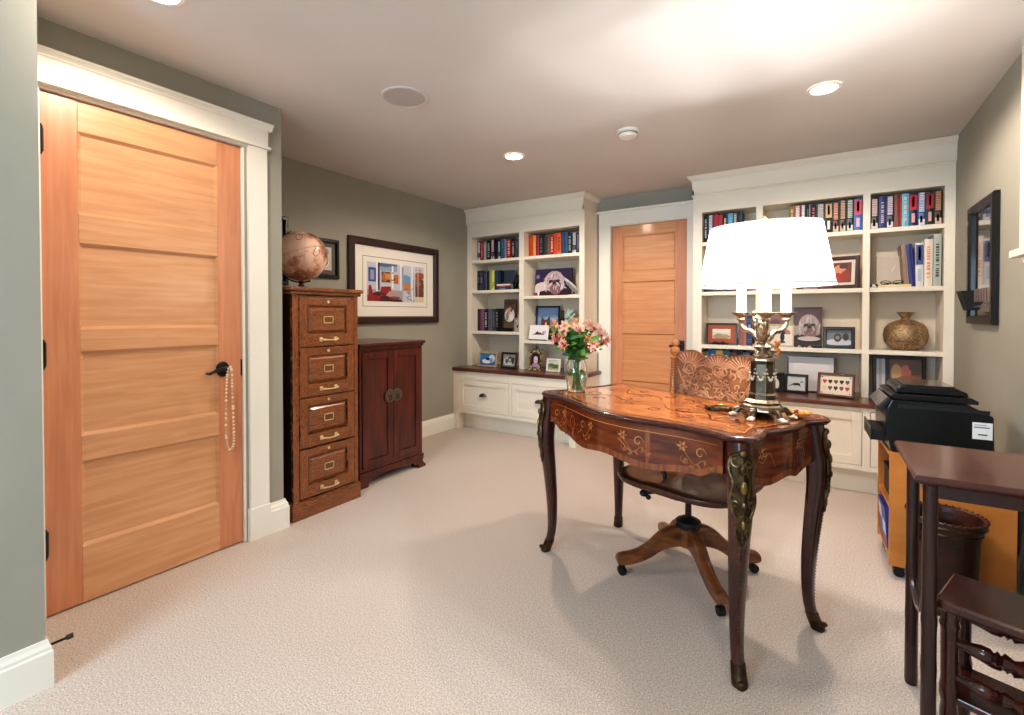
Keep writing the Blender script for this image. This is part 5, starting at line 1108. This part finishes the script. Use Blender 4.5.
# printer (front faces -X)
pr0=crt(-.018,-.010,hz+.0185)
o=thing('printer','black all-in-one printer with white side sticker on the cart','printer',pr0,ca)
g=MB(); L3,W3=.40,.33
sec=[(0.02,.0),(.012,.05),(.0,.06),(.0,.15),(.005,.20),(.02,.235),(.27,.235),(.352,.19),(.356,.02),(.35,.0)]
g.rings([[(a,y,z) for a,z in sec[::-1]] for y in (0,W3)],BLK2)
g.build('body',o,bevel=.006,seg=3)
g=MB(); sec=[(.03,.237),(.015,.250),(.025,.262),(.285,.262),(.305,.250),(.305,.237)]
g.rings([[(a,y,z) for a,z in sec[::-1]] for y in (-.004,W3+.004)],BLK2); g.build('scanner_lid',o,bevel=.003)
g=MB(); sec=[(.04,.264),(.04,.285),(.055,.296),(.24,.296),(.275,.280),(.28,.264)]
g.rings([[(a,y,z) for a,z in sec[::-1]] for y in (.02,W3-.02)],BLK2); g.build('document_feeder',o,bevel=.004)
MB().box(.07,.24,.04,W3-.04,.2965,.301,mat((60,58,60),.15,metal=.6)).build('feeder_tray',o,bevel=.002)
MB().rings([[(a,y,z) for a,z in ((-.028,.195),(.012,.243),(.022,.235),(-.012,.18))] for y in (.0,W3)],BLKM).build('control_panel',o,bevel=.003)
MB().rings([[(a-.001,y,z+.0012) for a,z in ((-.0265,.198),(.0095,.2415),(.0105,.241),(-.0255,.1975))] for y in (.02,W3-.02)],mat((150,146,146),.15,metal=.7)).build('screen',o)
MB().box(-.05,.02,.05,W3-.05,.035,.085,BLKM).box(-.05,-.045,.04,W3-.04,.035,.10,BLK2).build('paper_tray',o,bevel=.004)
MB().box(.286,.348,-.0012,-.0004,.095,.165,mat((232,232,232),.5)).box(.292,.339,-.0016,-.001,.142,.147,mat((120,120,124))).box(.304,.332,-.0016,-.001,.112,.117,mat((60,60,60))).box(.292,.329,-.0016,-.001,.153,.156,mat((150,150,150))).build('sticker',o)
MB().box(.04,.34,-.0025,0,.200,.215,BLKM).box(.09,.28,-.004,.0,.218,.224,mat((50,50,52),.2)).build('side_ridge',o,bevel=.001)
# wastebasket
o=thing('leather_wastebasket','round brown leather wastebasket standing before the cart','wastebasket',(.425,2.545,0))
g=MB(); g.lathe([(.085,0),(.09,.002),(.092,.03),(.105,.31),(.108,.33),(.116,.345),(.12,.36),(.125,.375),(.121,.38),(.112,.375),(.10,.30),(.085,.02),(.0005,.02)],LEATH,n=40); g.build('bin',o,smooth=True,ang=50)
g=MB(); g.lathe([(.110,.322),(.113,.326),(.110,.332)],BRONZED,n=40,caps=False).lathe([(.1195,.35),(.124,.354),(.120,.36)],BRONZED,n=40,caps=False); 
for i in range(36): a=2*PI*i/36; g.ball((.124*math.cos(a),.124*math.sin(a),.379),.005,LEATH,n=6,k=4)
g.build('rim_band',o,smooth=True)
g=MB(); g.lathe([(.0925,.0),(.0965,.015),(.094,.03)],LEATH,n=40,caps=False); g.build('base_ring',o,smooth=True)
for s in (0.55,PI+.55):
    MB().tube([(.118*math.cos(s+d),.118*math.sin(s+d),z) for d,z in ((-.15,.34),(-.15,.29),(0,.275),(.15,.29),(.15,.34))],.006,BRONZED,n=8).build('handle',o,smooth=True)
# dark bag by the wall
o=thing('tote_bag','dark grey-green bag leaning on the wall at the right edge','bag',(.655,2.42,0),R(0))
BG=noisemat('bag_cloth',(26,30,30),(48,54,52),nscale=12,rough=.6,bump=.6,bscale=14,rbump=.02)
g=MB(); g.rings([[(cx_+(.035+.0)*k*math.copysign(abs(math.cos(t))**.6,math.cos(t)),.11*k*math.copysign(abs(math.sin(t))**.6,math.sin(t)),z) for t in [2*PI*j/24 for j in range(24)]] for k,z,cx_ in ((.8,0,0),(1,.02,0),(1.05,.15,0),(1,.3,.002),(.85,.42,.006),(.7,.47,.008))],BG); g.build('body',o,smooth=True,ang=60)
g=MB(); g.tube(cr([(0,-.05,.46),(0,-.04,.56),(.005,0,.60),(0,.04,.56),(0,.05,.46)],6),.006,BG,n=8); g.build('handle',o,smooth=True)
MB().box(-.040,-.036,-.03,.0,.12,.16,mat((170,40,36),.5)).build('tag',o)
# side table
ta=R(0)
o=thing('side_table','dark mahogany side table with slender legs in right foreground','table',(.214,1.64,0),ta)
Wt,Dt,tz=.46,.42,.757
g=MB(); rs=[]
for d,z in ((.012,tz-.026),(.0,tz-.018),(-.004,tz-.012),(.0,tz-.003),(.004,tz)): rs.append([(d,d,z),(Wt-d,d,z),(Wt-d,Dt-d,z),(d,Dt-d,z)])
g.rings(rs,TTOP); g.build('tabletop',o,smooth=True,ang=30)
MB().box(.03,Wt-.03,.025,.045,tz-.062,tz-.026,MAHOG).box(.03,Wt-.03,Dt-.045,Dt-.025,tz-.062,tz-.026,MAHOG).box(.025,.042,.03,Dt-.03,tz-.062,tz-.026,MAHOG).box(Wt-.042,Wt-.025,.03,Dt-.03,tz-.062,tz-.026,MAHOG).build('apron',o,bevel=.002)
for a in (.035,Wt-.035):
    for b_ in (.035,Dt-.10):
        prof=[(.0,.015),(.012,.017),(.20,.0165),(.23,.0175),(.26,.0165),(.33,.0165),(.36,.018),(.39,.0165),(tz-.03,.0165)]
        MB().lathe([(r,z) for z,r in prof],MAHOG,n=20,c=(a,b_,0)).build('leg',o,smooth=True,ang=40)
for a in (.035,Wt-.035):
    MB().tube(cr([(a,.05,.50),(a,.10,.40),(a,.15,.33),(a,.22,.31),(a,Dt-.115,.345),(a,Dt-.10,.42)],5),.009,MAHOG,n=8).build('side_brace',o,smooth=True)
# stool
sa=R(-20)
o=thing('turned_stool','low dark stool with turned stretchers tucked under the side table','stool',(.262,1.70,0),sa)
Ws,Ds,sz=.30,.22,.41
g=MB(); rs=[]
for d,z in ((.006,sz-.028),(.0,sz-.02),(.0,sz-.006),(.006,sz)): rs.append([(d,d,z),(Ws-d,d,z),(Ws-d,Ds-d,z),(d,Ds-d,z)])
g.rings(rs,DARKLEG); g.build('seat',o,smooth=True,ang=30)
for a in (.028,Ws-.028):
    for b_ in (.028,Ds-.028):
        MB().lathe([(.016,0),(.018,.03),(.02,.10),(.017,.13),(.021,.15),(.021,.17),(.018,.19),(.019,.33),(.023,.345),(.018,.36),(.02,sz-.028)],DARKLEG,n=20,c=(a,b_,0)).build('leg',o,smooth=True,ang=40)
def stretch(x0,x1,y,z,M=None):
    L=x1-x0; prof=[(0,.009),(.04,.010),(.12,.013),(.22,.019),(.3,.018),(.33,.011),(.36,.019),(.39,.011),(.42,.021),(.5,.012),(.58,.021),(.61,.011),(.64,.019),(.67,.011),(.7,.018),(.78,.019),(.88,.013),(.96,.010),(1,.009)]
    return MB().lathe([(r,f*L) for f,r in prof],DARKLEG,n=18,M=Matrix.Translation((x0,y,z))@Matrix.Rotation(R(90),4,'Y'))
for z in (.30,.205): stretch(.04,Ws-.04,.028,z).build('stretcher',o,smooth=True,ang=50)
for z in (.30,.205): stretch(.04,Ws-.04,Ds-.028,z).build('stretcher',o,smooth=True,ang=50)
MB().box(.03,Ws-.03,.02,Ds-.02,.135,.155,DARKLEG).build('lower_shelf',o,bevel=.004)
# ------------------------------------------------------------------ lights
def light(kind,name,loc,power,col=(1,1,1),**k):
    l=bpy.data.lights.new(name,kind); l.energy=power; l.color=col
    for a,b in k.items():
        if a!='rot': setattr(l,a,b)
    o=bpy.data.objects.new(name,l); COL.objects.link(o); o.location=loc
    if 'rot' in k: o.rotation_euler=k['rot']
    return o
WARM=(1,.86,.72)
PW=[66,66,32,18,5,4]  # last pair drives the added fill spots behind the camera
for (x,y),p in zip(LP,PW):
    light('SPOT','downlight_spot',(x,y,H-.02),p,WARM,spot_size=R(168),spot_blend=.35,shadow_soft_size=.05)
c,s=math.cos(R(-3)),math.sin(R(-3))
for (u,v) in cups:
    light('POINT','bulb_light',(lx+u*c-v*s,ly+u*s+v*c,DZ+.605),10.5,(.95,.98,1),shadow_soft_size=.012)
light('AREA','added_cool_fill',(-1.05,YR+.06,1.45),85,(.55,.80,1.0),shape='RECTANGLE',size=1.6,size_y=1.15,rot=(R(90),0,0))  # added area lamp behind the camera, cool fill for the room
W=bpy.data.worlds.new('World'); SC.world=W; W.use_nodes=True; nt=W.node_tree
bg=nt.nodes['Background']; sk=nt.nodes.new('ShaderNodeTexSky'); sk.sky_type='HOSEK_WILKIE'; nt.links.new(sk.outputs[0],bg.inputs[0]); bg.inputs[1].default_value=.6
# ------------------------------------------------------------------ camera
cam=bpy.data.cameras.new('camera'); co=bpy.data.objects.new('camera',cam); COL.objects.link(co); SC.camera=co
cam.sensor_width=36; cam.lens=471.91/1024*36; cam.shift_y=(321.504-357.5)/1024; cam.shift_x=0; cam.clip_start=.02
co.location=(0,0,1.1832); co.rotation_euler=(R(90)-.0137,0,.5805)
SC.view_settings.view_transform='Standard'; SC.view_settings.look='Medium High Contrast'; SC.view_settings.exposure=.05
